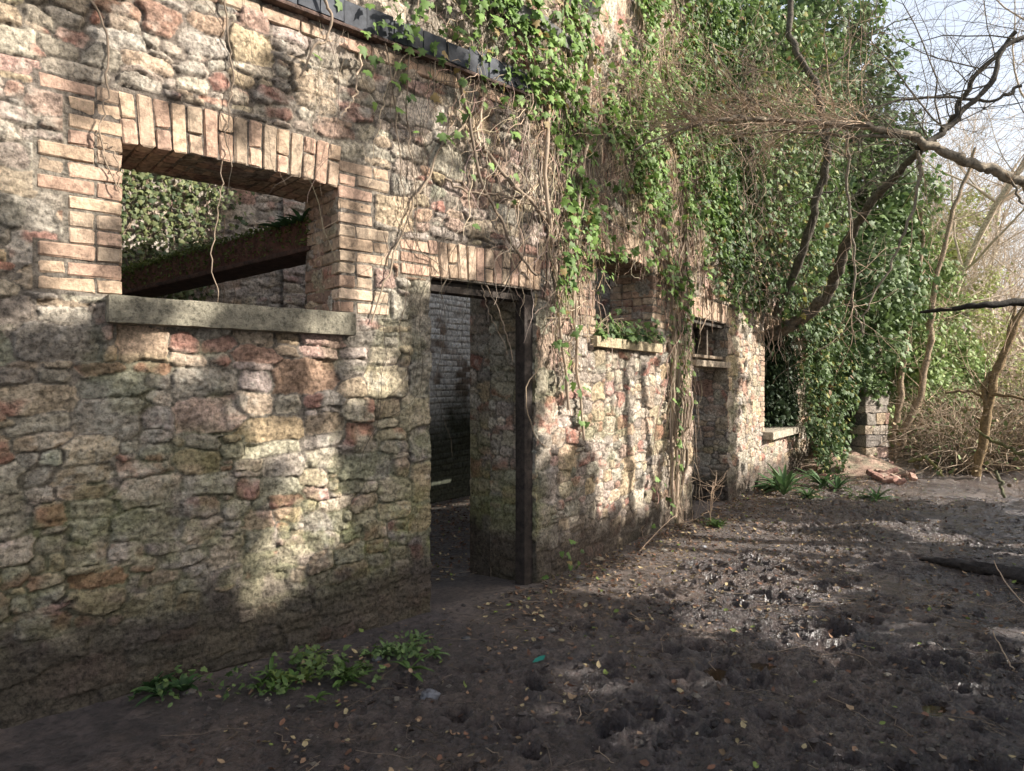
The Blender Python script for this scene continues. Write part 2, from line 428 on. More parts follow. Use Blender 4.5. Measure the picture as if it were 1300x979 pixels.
def front_mesh():
    sa = axis([-5.2, -3.6, -2.86-.012, -1.68+.012, -1.01, -.03, .94-.012, 2.21+.012, 3.38, 4.72, 6.61, 8.6, 13.2],
              [.04, .0066, .0066, .0066, .0068, .009, .011, .012, .013, .014, .03, .05])
    va = axis([-.15, .86, 2.03, 2.335, 2.42, 2.46, 2.80, 2.83, 3.6, 4.7, 6.4], [.0072, .0072, .0072, .0072, .0072, .0072, .0072, .008, .011, .04])
    Sg, Vg = np.meshgrid(sa, va, indexing='ij')
    h, col, md = stone_field(Sg, Vg, masks)
    h = np.where(md < 0, -.008+.006*(fbm(Sg*25, Vg*25, 61, 2)-.5), h)
    h, col = grime(Sg, Vg, col, h)
    h = np.where(md < 0, np.minimum(h, -.004), h)
    lat = .010*(fbm(Vg*6, Sg*0+3, 63, 3)-.5)
    cs = .5*(Sg[:-1, :-1]+Sg[1:, 1:]); cv = .5*(Vg[:-1, :-1]+Vg[1:, 1:])
    keep = np.ones_like(cs, bool)
    holes = [(-2.872, -1.668, 2.03, 2.83), (-1.01, -.03, -1, 2.335), (.928, 2.222, 2.03, 2.83), (3.38, 4.72, -1, 2.42), (6.61, 8.6, .86, 2.46)]
    for r in holes: keep &= ~((cs > r[0]) & (cs < r[1]) & (cv > r[2]) & (cv < r[3]))
    # broken wall top: lower on the left, higher to the right
    top = 4.62+.12*vn(cs*3, cs*0, 71)+1.5*sst(.8, 1.5, cs)+.15*vn(cs*6, cs*0, 72)
    keep &= cv < top
    acc = Acc()
    P = W(Sg+lat*0, Vg, h)
    F = grid_faces(len(sa), len(va), keep)
    acc.add(P.reshape(-1, 3), F.ravel(), np.full(len(F), 4), col.reshape(-1, 3))
    # back face
    sb = axis([-5.2, -2.872, -1.668, -1.01, -.03, .928, 2.222, 3.38, 4.72, 6.61, 8.6, 13.2], [.06]*11)
    vb = axis([-.15, .86, 2.03, 2.335, 2.42, 2.46, 2.83, 4.6, 6.4], [.05]*8)
    Sb, Vb = np.meshgrid(sb, vb, indexing='ij')
    hb, cb, _ = stone_field(Sb+.7, Vb+.3)
    cs = .5*(Sb[:-1, :-1]+Sb[1:, 1:]); cv = .5*(Vb[:-1, :-1]+Vb[1:, 1:]); keep = np.ones_like(cs, bool)
    for r in holes: keep &= ~((cs > r[0]) & (cs < r[1]) & (cv > r[2]) & (cv < r[3]))
    keep &= cv < 4.62+.12*vn(cs*3, cs*0, 71)+1.5*sst(.8, 1.5, cs)+.15*vn(cs*6, cs*0, 72)
    Fb = grid_faces(len(sb), len(vb), keep)[:, ::-1]
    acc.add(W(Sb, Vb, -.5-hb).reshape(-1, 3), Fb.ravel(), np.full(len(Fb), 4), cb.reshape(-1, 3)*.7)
    # wall top
    st_ = np.arange(-5.2, 13.2, .06); ot = np.linspace(-.5, 0, 9); So, Oo = np.meshgrid(st_, ot, indexing='ij')
    tp = 4.62+.12*vn(So*3, So*0, 71)+1.5*sst(.8, 1.5, So)+.15*vn(So*6, So*0, 72)
    ht, ct, _ = stone_field(So, Oo+3)
    Ft = grid_faces(len(st_), 9)[:, ::-1]
    acc.add(W(So, tp+ht, Oo).reshape(-1, 3), Ft.ravel(), np.full(len(Ft), 4), ct.reshape(-1, 3))
    # reveals: (s edge, v0, v1, side) side=-1 face looks toward -s (a right-hand jamb)
    def reveal(se, v0, v1, side, dark=1.0, step=.012):
        vv = axis([v0, v1], [step]); oo = axis([0, -.5][::-1], [step])[::-1]
        Vr, Or = np.meshgrid(vv, oo, indexing='ij')
        hr, cr, _ = stone_field(Or*1.0+se+1.15, Vr)
        _, cr = grime(Or*0+se, Vr, cr, hr)
        h0, c0, _ = stone_field(Or*0+se, Vr, masks)
        h0, c0 = grime(Or*0+se, Vr, c0, h0)
        k = sst(0, -.03, Or)
        offv = Or+h0*sst(-.04, 0, Or)
        P = W(se+side*hr*k, Vr, offv)
        F = grid_faces(len(vv), len(oo))
        if side > 0: F = F[:, ::-1]
        acc.add(P.reshape(-1, 3), F.ravel(), np.full(len(F), 4), cr.reshape(-1, 3)*dark)
    for r in holes:
        v0 = max(r[2], -.15)
        reveal(r[0], v0, r[3], 1); reveal(r[1], v0, r[3], -1)
        # head and sill of the hole
        for (vv_, flip) in ((r[3], False), (r[2], True)):
            if vv_ < 0: continue
            ss = axis([r[0], r[1]], [.03]); oo = np.linspace(-.5, -.004, 12); Sx, Ox = np.meshgrid(ss, oo, indexing='ij')
            hx, cx, _ = stone_field(Sx, Ox+2.2)
            F = grid_faces(len(ss), 12)
            if flip: F = F[:, ::-1]
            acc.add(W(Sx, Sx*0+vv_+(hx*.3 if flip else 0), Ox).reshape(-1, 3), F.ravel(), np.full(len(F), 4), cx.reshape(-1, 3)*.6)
    # end wall
    ve = np.arange(-.15, 5.2, .03); oe = np.linspace(-.5, 0, 16); Ve, Oe = np.meshgrid(ve, oe, indexing='ij')
    he, ce, _ = stone_field(Oe+9, Ve); F = grid_faces(len(ve), 16)[:, ::-1]
    acc.add(W(13.2+he, Ve, Oe).reshape(-1, 3), F.ravel(), np.full(len(F), 4), ce.reshape(-1, 3))
    return acc

ruin = empty('ruined_mill', tuple(W(0, 0, 0)), label='roofless ruined rubble stone mill with brick dressed openings and ivy over it', cat='ruin')
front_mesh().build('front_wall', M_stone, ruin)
for q_ in QS: q_.build('brick_quoin', M_brick, ruin, smooth=False)
lint.build('brick_lintel', M_brick, ruin, smooth=False)
lint2.build('brick_lintel', M_brick, ruin, smooth=False)
lint3.build('brick_lintel', M_brick, ruin, smooth=False); lint4.build('brick_lintel', M_brick, ruin, smooth=False)
bricks4.build('brick_quoin', M_brick, ruin, smooth=False); lint5.build('brick_lintel', M_brick, ruin, smooth=False)

def rough_block(acc, s0, s1, v0, v1, o0, o1, col, amp=.006, step=.025, seed=1, fn=None):
    """subdivided box with worn surface in wall coordinates"""
    ns = max(2, int((s1-s0)/step)); nv = max(2, int((v1-v0)/step)); no = max(2, int((o1-o0)/step))
    def face(A, B, u, w, f, flip):
        U, Wd = np.meshgrid(np.linspace(*u), np.linspace(*w), indexing='ij'); p = f(U, Wd)
        q = np.stack(p, -1)
        c = np.array([(s0+s1)/2, (v0+v1)/2, (o0+o1)/2]); hf = np.array([s1-s0, v1-v0, o1-o0])/2
        # round the edges
        r = np.minimum(.012, hf*.4); dd = (np.abs(q-c)-(hf-r))/r
        k = np.clip(dd, 0, 1); kk = np.sqrt((k**2).sum(-1)); kk = np.maximum(kk, 1)
        q = c+np.sign(q-c)*(np.minimum(np.abs(q-c), hf-r)+k*r/kk[..., None])
        n_ = fbm(q[..., 0]*12+seed, (q[..., 1]+q[..., 2])*12, seed, 4)-.5
        q = q+(q-c)/hf*(n_*amp)[..., None]
        P = W(q[..., 0], q[..., 1], q[..., 2]) if fn is None else fn(q)
        F = grid_faces(*U.shape)
        if flip: F = F[:, ::-1]
        cc = np.array(col)*(.7+.6*fbm(q[..., 0]*10+seed, q[..., 1]*10+q[..., 2]*7, seed+5, 3))[..., None]
        acc.add(P.reshape(-1, 3), F.ravel(), np.full(len(F), 4), cc.reshape(-1, 3))
    z = lambda U: U*0
    for (o, fl) in ((o1, False), (o0, True)): face(0, 0, (s0, s1, ns+1), (v0, v1, nv+1), lambda U, B, o=o: (U, B, z(U)+o), fl)
    for (v_, fl) in ((v1, True), (v0, False)): face(0, 0, (s0, s1, ns+1), (o0, o1, no+1), lambda U, B, v_=v_: (U, z(U)+v_, B), fl)
    for (s_, fl) in ((s1, True), (s0, False)): face(0, 0, (o0, o1, no+1), (v0, v1, nv+1), lambda U, B, s_=s_: (z(U)+s_, B, U), fl)
def block_obj(name, args, mat, parent, **k):
    a = Acc(); rough_block(a, *args, **{x: k.pop(x) for x in ('amp', 'step', 'seed', 'fn') if x in k}); return a.build(name, mat, parent, **k)
block_obj('window_sill', (-2.935, -1.60, 1.905, 2.045, -.3, .075, (.215, .195, .145)), M_sill, ruin, label='long mossy stone sill under the brick framed opening', seed=3, amp=.012)
block_obj('window_sill', (.84, 2.31, 1.94, 2.035, -.3, .07, (.40, .33, .21)), M_sill, ruin, seed=5)
block_obj('window_sill', (6.5, 8.7, .76, .88, -.3, .16, (.36, .32, .25)), M_sill, ruin, seed=7, step=.05)
# slate string course: thin slabs over a board
sl = Acc(); s = -3.1; k = 0
while s < -.15:
    w = rnd.uniform(.10, .2); g = rnd.uniform(.75, 1.2)
    brick(sl, s, s+w-.006, 3.80+rnd.uniform(-.006, .006), 3.945+rnd.uniform(-.012, .02), .035, .062+rnd.uniform(-.006, .008), colr=np.array([.07, .075, .085])*g, ch=.003); s += w
sl.build('slate_course', M_slate, ruin, smooth=False)
block_obj('string_board', (-3.1, -.12, 3.775, 3.797, -.02, .07, (.11, .07, .055)), M_wood, ruin, seed=9)
sl = Acc(); s = -.62
while s < 2.3:
    w = rnd.uniform(.14, .26); 
    if s < .3: brick(sl, s, s+w-.006, 4.32, 4.43+rnd.uniform(-.01, .01), -.02, .075+rnd.uniform(-.01, .01), colr=np.array([.12, .115, .11])*rnd.uniform(.8, 1.2), ch=.006)
    s += w
sl.build('ledge_course', M_slate, ruin, smooth=False)
# a brick band under the slates
bb = Acc(); s = -3.1
while s < -.2:
    w = .235; brick(bb, s, s+w-J, 3.675, 3.752, -.02, .012); s += w
bb.build('brick_band', M_brick, ruin, smooth=False)
# door frame (post, far post, head) with its own parts
fr = bpy.data.objects.new('door_frame', None); COL.objects.link(fr); fr.parent = ruin; fr.location = (0, 0, 0)
def fr_block(name, args, **k):
    o = block_obj(name, args, M_wood, fr, **k); o.location = -Vector(ruin.location); return o
fr_block('frame_post', (-.130, -.034, -.05, 2.30, -.13, -.02, (.042, .032, .026)), seed=11, step=.04)
fr_block('frame_head', (-.99, -.05, 2.25, 2.325, -.2, -.06, (.045, .035, .028)), seed=13, step=.04)
block_obj('lintel_beam', (3.25, 4.80, 2.36, 2.42, -.45, -.05, (.06, .05, .04)), M_wood, ruin, seed=15, step=.05)
block_obj('transom_plank', (3.39, 4.71, 1.83, 1.91, -.36, .05, (.33, .27, .20)), M_wood, ruin, seed=17, step=.05)
block_obj('transom_sun_block', (3.39, 4.71, 1.95, 2.36, -.44, -.40, (.05, .042, .035)), M_wood, ruin, seed=23, step=.05)  # added dark board: stops sun coming through the transom and darkens the opening
block_obj('transom_post', (4.28, 4.34, 1.91, 2.36, -.2, -.13, (.15, .12, .09)), M_wood, ruin, seed=18, step=.05)
block_obj('transom_plank', (3.39, 4.71, 1.945, 1.985, -.30, -.05, (.22, .17, .12)), M_wood, ruin, seed=19, step=.05)

# rear wall, inner cross walls
def patch(sa, va, off, mirror=1, tint=1.0, fn=None, shift=(0, 0), masks_=(), amp=1.0):
    Sg, Vg = np.meshgrid(sa, va, indexing='ij'); h, c, md = stone_field(Sg+shift[0], Vg+shift[1], masks_, amp)
    P = fn(Sg, Vg, h) if fn else W(Sg, Vg, off+h)
    F = grid_faces(len(sa), len(va)); return P, F, c*tint
OFFR = -3.4
rw = Acc(); P, F, c = patch(axis([-6, -4.6, -1.5, .8, 13], [.05, .014, .03, .06]), axis([-.15, 2.2, 4.0, 5.2], [.04, .016, .05]), OFFR, shift=(.9, .5))
c = mix(c.reshape(-1, 3), np.array([.50, .45, .40]), np.full(len(c.reshape(-1, 3)), .35))
F = F[~((W(axis([-6, -4.6, -1.5, .8, 13], [.05, .014, .03, .06]), 0, 0)[F[:, 0]//P.shape[1], 0] > W(.5, 0, 0)[0]) & (P.reshape(-1, 3)[F[:, 0], 2] > 4.5))]
rw.add(P.reshape(-1, 3), F.ravel(), np.full(len(F), 4), c)
rw.build('rear_wall', M_stone, ruin)
# whitewashed brickwork behind the doorway
sa = axis([1.6, 4.7], [.012]); va = axis([-.1, 3.6], [.0105]); Sg, Vg = np.meshgrid(sa, va, indexing='ij')
ws = Sg+.012*(fbm(Sg*6, Vg*6, 81, 3)-.5); wv = Vg+.030*(fbm(Sg*3, Vg*3, 82, 3)-.5)
row = np.floor(wv/.085); bl = .235; bx = ws/bl+.5*(row % 2)+.15*_hash((row).astype(int), (row*0).astype(int), 5); bi = np.floor(bx)
dx = np.minimum(bx-bi, 1-(bx-bi))*bl; dy = np.minimum(wv/.085-row, 1-(wv/.085-row))*.085
d = np.minimum(dx, dy)-.007-.006*(fbm(Sg*25, Vg*25, 83, 2)-.5)
pr = sst(0, .008, d); q = _hash(bi.astype(int), row.astype(int), 9)
h = pr*(.005+.008*(q-.5)+.008*(fbm(Sg*14, Vg*14, 84, 3)-.5))
wash = sst(.27, .46, fbm(Sg*2.2, Vg*2.2, 85, 4)+.2*(q-.5)+.06*(Vg-1))
colw = mix(np.array([.36, .27, .20])*(.6+.8*q)[..., None], np.array([.85, .82, .74])*(.85+.4*fbm(Sg*12, Vg*12, 86, 3))[..., None], wash)
colw = mix(np.array([.20, .185, .16])+colw*.45, colw, pr)
gr_shade = sst(1.9, .9, Vg+.8*(fbm(Sg*2, Vg*2, 87, 3)-.5)); colw = mix(colw, np.array([.035, .042, .024]), gr_shade*.95)  # mossy grime at the base, coloured darker still to paint shade there
ws_ = Acc(); F = grid_faces(len(sa), len(va)); ws_.add(W(Sg, Vg, OFFR+.10+h).reshape(-1, 3), F.ravel(), np.full(len(F), 4), colw.reshape(-1, 3))
ws_.build('whitewashed_brickwork', M_brick, ruin)
# inner stone pier beside the door and a cross wall at each end of the rooms
def cross(sface, side, o0, o1, v1, name, tint=.8, step=.014, thick=.35):
    a = Acc(); oo = axis([o0, o1], [step]); va = axis([-.15, v1], [step*1.1])
    Og, Vg = np.meshgrid(oo, va, indexing='ij'); h, c, _ = stone_field(Og+sface+3.1, Vg+.2); h, c = grime(Og, Vg, c, h)
    P = W(sface+side*h, Vg, Og); F = grid_faces(len(oo), len(va)); F = F[:, ::-1] if side < 0 else F
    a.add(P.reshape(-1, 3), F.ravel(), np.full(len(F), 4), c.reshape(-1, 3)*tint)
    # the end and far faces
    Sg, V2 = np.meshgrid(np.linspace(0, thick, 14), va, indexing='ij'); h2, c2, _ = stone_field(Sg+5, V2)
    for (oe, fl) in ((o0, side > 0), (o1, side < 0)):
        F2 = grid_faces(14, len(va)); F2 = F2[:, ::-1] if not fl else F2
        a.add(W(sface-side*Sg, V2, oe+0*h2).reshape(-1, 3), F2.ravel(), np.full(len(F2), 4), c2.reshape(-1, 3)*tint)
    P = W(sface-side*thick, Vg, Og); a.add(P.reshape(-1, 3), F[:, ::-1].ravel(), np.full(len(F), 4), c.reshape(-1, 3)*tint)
    return a.build(name, M_stone, ruin)
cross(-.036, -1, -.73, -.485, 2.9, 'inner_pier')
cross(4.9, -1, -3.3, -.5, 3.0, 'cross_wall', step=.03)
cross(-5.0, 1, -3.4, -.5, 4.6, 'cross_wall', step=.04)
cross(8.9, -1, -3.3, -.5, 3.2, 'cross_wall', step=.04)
cross(13.0, -1, -3.3, -.5, 3.2, 'cross_wall', step=.05)

# ------------------------------------------------------------------ ground
def ground_h(x, y):
    base = .05*(fbm(x*.35, y*.35, 101, 3)-.5)+.03*(fbm(x*1.3, y*1.3, 102, 3)-.5)
    # bank against the wall
    s_near = wall_dist(x, y)
    base = base+.07*np.exp(-np.abs(s_near)/.35)*sst(-3, 1, s_near*0)
    rise = .55*sst(11, 22, y)*sst(-2, 4, x)+.9*sst(22, 60, y)
    right = .35*sst(6.0, 10.0, x-.18*y)
    return base+rise*.6+right
def wall_dist(x, y):                           # signed distance to the wall line (positive outside)
    x = np.asarray(x, float); y = np.asarray(y, float)
    c1, s1 = math.cos(math.radians(48.9)), math.sin(math.radians(48.9)); c2, s2 = math.cos(math.radians(34.6)), math.sin(math.radians(34.6))
    d1_ = (x-.201)*c1-(y-5.31)*s1; d2_ = (x-.201)*c2-(y-5.31)*s2
    return np.where((x-.201)*s1+(y-5.31)*c1 < 0, d1_, d2_)
prints = []
def mud_detail(x, y):
    trod = sst(.34, .55, fbm(x*.45+3, y*.45, 105, 2)+.25*np.exp(-((x-1.6)/1.6)**2-((y-3.9)/1.5)**2))
    near = np.maximum(sst(.25, .9, wall_dist(x, y)), .6*sst(-.4, -.9, wall_dist(x, y)))
    n = .075*(fbm(x*6, y*6, 106, 6, .72)-.5)-.022*np.abs(fbm(x*13, y*13, 116, 4, .65)-.5)*2*(.4+trod)+.020*(np.abs(vn(x*9, y*9, 108)-.5)*2-.5)*trod+.024*(fbm(x*26, y*26, 109, 3, .7)-.5)
    hp = np.zeros_like(x)
    for (px, py, a, l, w, dp) in prints:
        m = (np.abs(x-px) < l*2) & (np.abs(y-py) < l*2)
        if not m.any(): continue
        dx = x[m]-px; dy = y[m]-py; u = (dx*math.cos(a)+dy*math.sin(a))/l; t = (-dx*math.sin(a)+dy*math.cos(a))/w
        r = np.sqrt(u*u+t*t)+.7*(fbm(x[m]*14+px, y[m]*14, 107, 2)-.5); hp[m] += -dp*sst(1.0, .65, r)+dp*.45*np.exp(-((r-1.2)/.22)**2)
    return n*(.5+.5*trod)*near+hp
for i in range(420):
    cx, cy = rnd.gauss(1.7, 1.3), rnd.uniform(2.3, 6.5)
    if rnd.random() < .3: cx, cy = rnd.uniform(.5, 5), rnd.uniform(2.5, 10)
    if wall_dist(cx, cy) < .7: continue
    l = rnd.uniform(.04, .12); prints.append((cx, cy, rnd.uniform(-.3, 1.8), l, l*rnd.uniform(.45, .8), rnd.uniform(.015, .045)))
PUD = [(1.12, 3.83, .10, .065), (1.42, 3.93, .085, .06), (2.9, 4.1, .13, .05), (2.1, 3.4, .09, .05)]
for (a, b_, r1, r2) in PUD: prints.append((a, b_, rnd.uniform(0, 1), r1*1.15, r2*1.3, .035))
xa = axis([-60, -8, -2.4, 5.0, 12, 60], [2.5, .12, .0125, .08, 2.5]); ya = axis([-12, 1.2, 2.4, 6.6, 10, 20, 90], [.8, .05, .0125, .025, .08, 2.0])
Xg, Yg = np.meshgrid(xa, ya, indexing='ij')
fine = mud_detail(Xg, Yg)*sst(22, 12, Yg)
Zg = ground_h(Xg, Yg)+fine
wd = wall_dist(Xg, Yg)
n = fbm(Xg*2.5, Yg*2.5, 111, 4); n2 = fbm(Xg*11, Yg*11, 112, 3); n3 = fbm(Xg*.6, Yg*.6, 113, 3)
gc = np.array([.078, .060, .055])*(.45+1.1*n2)[..., None]
gc = mix(gc, np.array([.17, .125, .10]), sst(.42, .62, n)*.6)
gc = mix(gc, np.array([.20, .155, .12]), np.exp(-np.clip(wd, 0, 9)/.5)*sst(-.1, .1, Xg*.5+.2)*.5)
gc = mix(gc, np.array([.26, .20, .13]), sst(11.5, 14.5, Yg+1.5*(n3-.5))*.75)
gc = mix(gc, np.array([.11, .09, .065])*(.5+n2)[..., None], sst(-.2, -.8, wd)*.7)
rg = .42-.20*sst(.38, .55, fbm(Xg*1.2, Yg*1.2, 115, 3))-.12*sst(.0, -.02, fine)+.3*sst(12, 16, Yg)
rg = rg+.35*np.exp(-np.clip(wd, 0, 9)/.5)
F = grid_faces(len(xa), len(ya))
mesh_obj('ground', np.stack([Xg, Yg, Zg], -1).reshape(-1, 3), F.ravel(), np.full(len(F), 4), M_mud, None,
         np.concatenate([gc, np.clip(rg, .16, .95)[..., None]], -1).reshape(-1, 4), True, kind='structure')
def gz(x, y):
    x = np.atleast_1d(np.asarray(x, float)); y = np.atleast_1d(np.asarray(y, float)); return ground_h(x, y)+mud_detail(x, y)
for (a, b_, r1, r2) in PUD:
    k = 28; an = np.arange(k)/k*2*np.pi; rr = 1+.16*(vn(np.cos(an)*2+5, np.sin(an)*2+a*3, 7)-.5)*2
    z = float(ground_h(np.array([a]), np.array([b_]))[0])-.018
    V = np.stack([a+np.cos(an)*r1*rr*1.2, b_+np.sin(an)*r2*rr*1.3, np.full(k, z)], 1)
    mesh_obj('puddle', V, np.arange(k), [k], M_water, kind='structure')

# ------------------------------------------------------------------ ivy on the wall
TAN = np.array([.56, .43, .31])
def curve_stems(n, K, start_fn, step, off_fn, rad, colr, meander=.5, down=1.0):
    s, v = start_fn(n); S = np.zeros((n, K)); Vv = np.zeros((n, K)); a = R.randn(n)*.35
    for k in range(K):
        S[:, k] = s; Vv[:, k] = v; a = a*.82+R.randn(n)*meander*.45
        s = s+np.sin(a)*step; v = v-np.cos(a)*step*down
    O = off_fn(S, Vv)
    P = W(S, Vv, O)
    rr = rad[:, None]*np.linspace(1, .55, K)[None]
    return P, rr, S, Vv
def tangle_density(s, v):
    return tangle_density0(s, v)*np.where(s < 1.7, v < 4.7, True)
def tangle_density0(s, v):
    """dried stems: between the door and the second door, thinning to the left and down"""
    a = sst(-1.1, .2, s+(v-3.2)*.35)*sst(5.2, 3.2, s)
    low = sst(2.7, 3.5, v+.8*(vn(s*2.2, v*0, 121)-.5)+1.3*np.exp(-((s-.5)/.4)**2))
    return a*low
def in_hole(s, v, pad=0):
    m = np.zeros(np.shape(s), bool)
    for r in OPEN.values(): m |= (s > r[0]+pad) & (s < r[1]-pad) & (v > r[2]) & (v < r[3]-pad)
    return m
def stem_mesh(n, K, sr_, vr_, dens, step, r0, r1, omin=.012, omax=.06, tint=1.0, meander=.55):
    def st(n_):
        s = R.uniform(*sr_, n_*3); v = R.uniform(*vr_, n_*3); k = R.rand(n_*3) < dens(s, v); s, v = s[k][:n_], v[k][:n_]; return s, v
    s, v = st(n); n = len(s)
    rad = R.uniform(r0, r1, n)
    c0 = R.rand(n); it = iter([(s, v)])
    P, rr, S, Vv = curve_stems(n, K, lambda _: (s, v), step, lambda S, V_: omin+(omax-omin)*vn(S*8+c0[:, None]*40, V_*4, 131), rad, None, meander)
    ok = ~(in_hole(S, Vv, .1).sum(1) > K*.25)
    P, rr = P[ok], rr[ok]; n = len(P)
    c = TAN*tint*(.25+1.0*R.rand(n, 1))*(1+.06*R.randn(n, 3))
    return P, rr, c
def add_tubes(acc, P, rr, c, M=4):
    V, F, L_ = tubes(P, rr, M); acc.add(V, F, L_, np.repeat(c, P.shape[1]*M, axis=0))

ivy1 = empty('ivy_curtain', tuple(W(1.5, 0, 0)), label='sprawling ivy with tangled dry stems over the upper wall between doorway and second door', cat='ivy')
tg = Acc()
for (n, K, step, r0, r1) in ((1050, 20, .045, .0012, .0036), (260, 22, .055, .003, .006), (45, 26, .07, .007, .013)):
    P, rr, c = stem_mesh(n, K, (-1.2, 5.2), (1.6, 6.3), tangle_density, step, r0, r1, .012, .085 if r0 < .005 else .05, meander=.95 if r0 < .005 else .6)
    add_tubes(tg, P, rr, c*(1 if r0 < .007 else .55), 4 if r0 < .005 else 6)
# sparse wandering stems over the left part
P, rr, c = stem_mesh(90, 30, (-3.3, 0), (2.6, 4.7), lambda s, v: sst(-3.4, 0, s)**2*.9, .055, .0012, .0026, .02, .05, .6)
add_tubes(tg, P, rr, c*.55)
# column of stems running to the ground left of the second door
def colden(s, v): return np.exp(-((s-2.85)/.22)**2)
P, rr, c = stem_mesh(55, 46, (2.6, 3.1), (1.9, 3.2), colden, .05, .0015, .005, .015, .12, 1.0, .45); add_tubes(tg, P, rr, c*.7, 5)
for q in range(5):
    s0 = 2.85+rnd.gauss(0, .07); pts = [W(s0+rnd.gauss(0, .06)*min(i, 2), .02+i*.42, .03+.03*rnd.random()) for i in range(9)]
    tube_path(tg, pts, .022, .009, TAN*rnd.uniform(.25, .5), 40, 6, .12)
# traced thick stems (photo pixel paths, laid on the wall face)
def on_wall(pxs, off=.05):
    out = []
    for (x, y) in pxs:
        s, v = wpx(x, y); out.append(W(s, v, off+rnd.uniform(-.01, .015)))
    return out
for (pts, r0, r1, t) in [
    ([(575, 90), (594, 174), (606, 230), (629, 278), (650, 320), (676, 350)], .014, .010, .35),
    ([(610, 190), (640, 230), (672, 262), (700, 290), (720, 330), (724, 420)], .016, .012, .45),
    ([(560, 230), (590, 245), (625, 250), (668, 262)], .009, .006, .4),
    ([(700, 60), (690, 150), (686, 250), (700, 330), (706, 420), (712, 520)], .022, .014, .6),
    ([(745, 60), (738, 180), (725, 280), (722, 380), (728, 470), (735, 560)], .020, .012, .7),
    ([(820, 80), (828, 200), (842, 320), (850, 420), (848, 520), (850, 640)], .026, .022, .6),
    ([(870, 60), (860, 180), (868, 300), (858, 400), (856, 520), (853, 655)], .024, .022, .7),
    ([(640, 60), (610, 120), (600, 180)], .012, .008, .8), ([(280, 0), (288, 60), (292, 110), (287, 160), (290, 215)], .005, .003, .35),
    ([(112, 0), (130, 40), (134, 88), (133, 130), (122, 170), (133, 205), (152, 245)], .006, .003, .5),
    ([(118, 170), (140, 195), (153, 240)], .004, .003, .5), ([(528, 0), (512, 90), (516, 180), (524, 260), (530, 330)], .006, .003, .4),
    ([(480, 40), (495, 130), (505, 220), (520, 300), (560, 345)], .005, .003, .35), ([(455, 70), (448, 120), (430, 150)], .008, .003, .9)]:
    tube_path(tg, on_wall(pts, .045 if r0 > .007 else .03), r0, r1, TAN*t, 36, 6, .03)
# loops and whips hanging into the openings
for (pts, r) in [([(282, 203), (283, 230), (280, 260), (274, 300), (270, 340), (277, 370), (278, 392)], .004), 
                 ([(395, 0), (410, 30), (404, 60), (390, 66), (370, 105)], .010), ([(440, 5), (405, 60)], .0), ([(618, 360), (640, 405), (655, 460)], .006), ([(612, 355), (626, 400), (650, 450)], .004)]:
    if r: tube_path(tg, on_wall(pts, .10 if r > .007 else -.03), r, r*.6, TAN*.45, 30, 6, .02)
o = tg.build('dry_stems', M_twig, ivy1)

def ivy_leaves(acc, n, sr_, vr_, dens, size=(.035, .075), omin=.03, omax=.12, bright=1.0, yellow=.35, jit=.55, pad=.05):
    s = R.uniform(*sr_, n); v = R.uniform(*vr_, n); k = (R.rand(n) < dens(s, v)) & ~in_hole(s, v, pad); s, v = s[k], v[k]; n = len(s)
    clump = vn(s*3.5, v*3.5, 141); off = omin+(omax-omin)*clump*(.5+.5*R.rand(n))
    P = W(s, v, off); Nn = WN(s)+np.array([0, 0, .45])
    dk = np.array([.030, .062, .022]); br = np.array([.125, .20, .045]); t = np.clip(R.rand(n)*.8+yellow-.25, 0, 1)
    c = mix(dk, br, t)*bright*(.75+.5*R.rand(n, 1)); old = R.rand(n) < .05; c[old] = np.array([.25, .18, .07])
    leaves(acc, P, Nn, R.uniform(*size, n), c, ivy_t, jit=jit)
    return s, v, off
def denA(s, v):
    top = sst(3.55, 4.3, v+.9*(fbm(s*1.4, v*1.2, 151, 3)-.5)+.10*s)*sst(-1.75, -.9, s)
    cl = sst(.50, .60, fbm(s*2.6+3, v*2.6, 152, 3))
    mid = .60*sst(-.6, .6, s)*sst(2.2, 3.2, v)*cl
    top = top*np.where(s < 1.7, sst(5.0, 4.7, v), 1)
    return np.clip(top*(.15+.85*sst(.40, .56, fbm(s*2.2, v*2.2, 156, 3)))+mid, 0, 1)*sst(6.2, 5.0, s)
lf = Acc()
ivy_leaves(lf, 32000, (-1.9, 6.0), (2.4, 6.6), denA, (.022, .088), .03, .22, 1.45, .6)
# right shoulder getting denser
ivy_leaves(lf, 12000, (2.6, 6.2), (2.7, 6.8), lambda s, v: sst(2.8, 5.2, s+.25*(v-3)+1.4*(fbm(s*2, v*2, 157, 3)-.5)), (.04, .08), .04, .25, .9, .3)
# trailing patches: door edge, window sill, the column, the reveal
def blob(s0, v0, rs, rv, p=1.): return lambda s, v: p*np.exp(-((s-s0)/rs)**2-((v-v0)/rv)**2)
for (s0, v0, rs, rv, n, p) in ((.25, 2.45, .14, .30, 420, .7), (.25, 1.75, .16, .25, 160, .5), (.6, 1.35, .12, .2, 60, .6), (2.9, 2.2, .30, .55, 1500, .6), (2.75, 1.2, .18, .5, 380, .6), (2.4, 3.2, .35, .3, 700, .6),
                               (1.2, 3.3, .5, .3, 500, .5), (-.9, 3.5, .35, .30, 260, .7), (-.6, 3.2, .15, .3, 100, .7), (.35, .25, .35, .12, 90, .7), (2.3, .45, .2, .25, 70, .7), (-1.35, 4.0, .25, .4, 500, .8), (-.5, 3.9, .45, .22, 650, .7), (-2.0, 4.05, .3, .12, 60, .5)):
    ivy_leaves(lf, n, (s0-rs*2.2, s0+rs*2.2), (v0-rv*2.2, v0+rv*2.2), blob(s0, v0, rs, rv, p), (.04, .085), .04, .18, 1.2, .55, pad=-.0)
lf.build('foliage', M_leaf, ivy1)
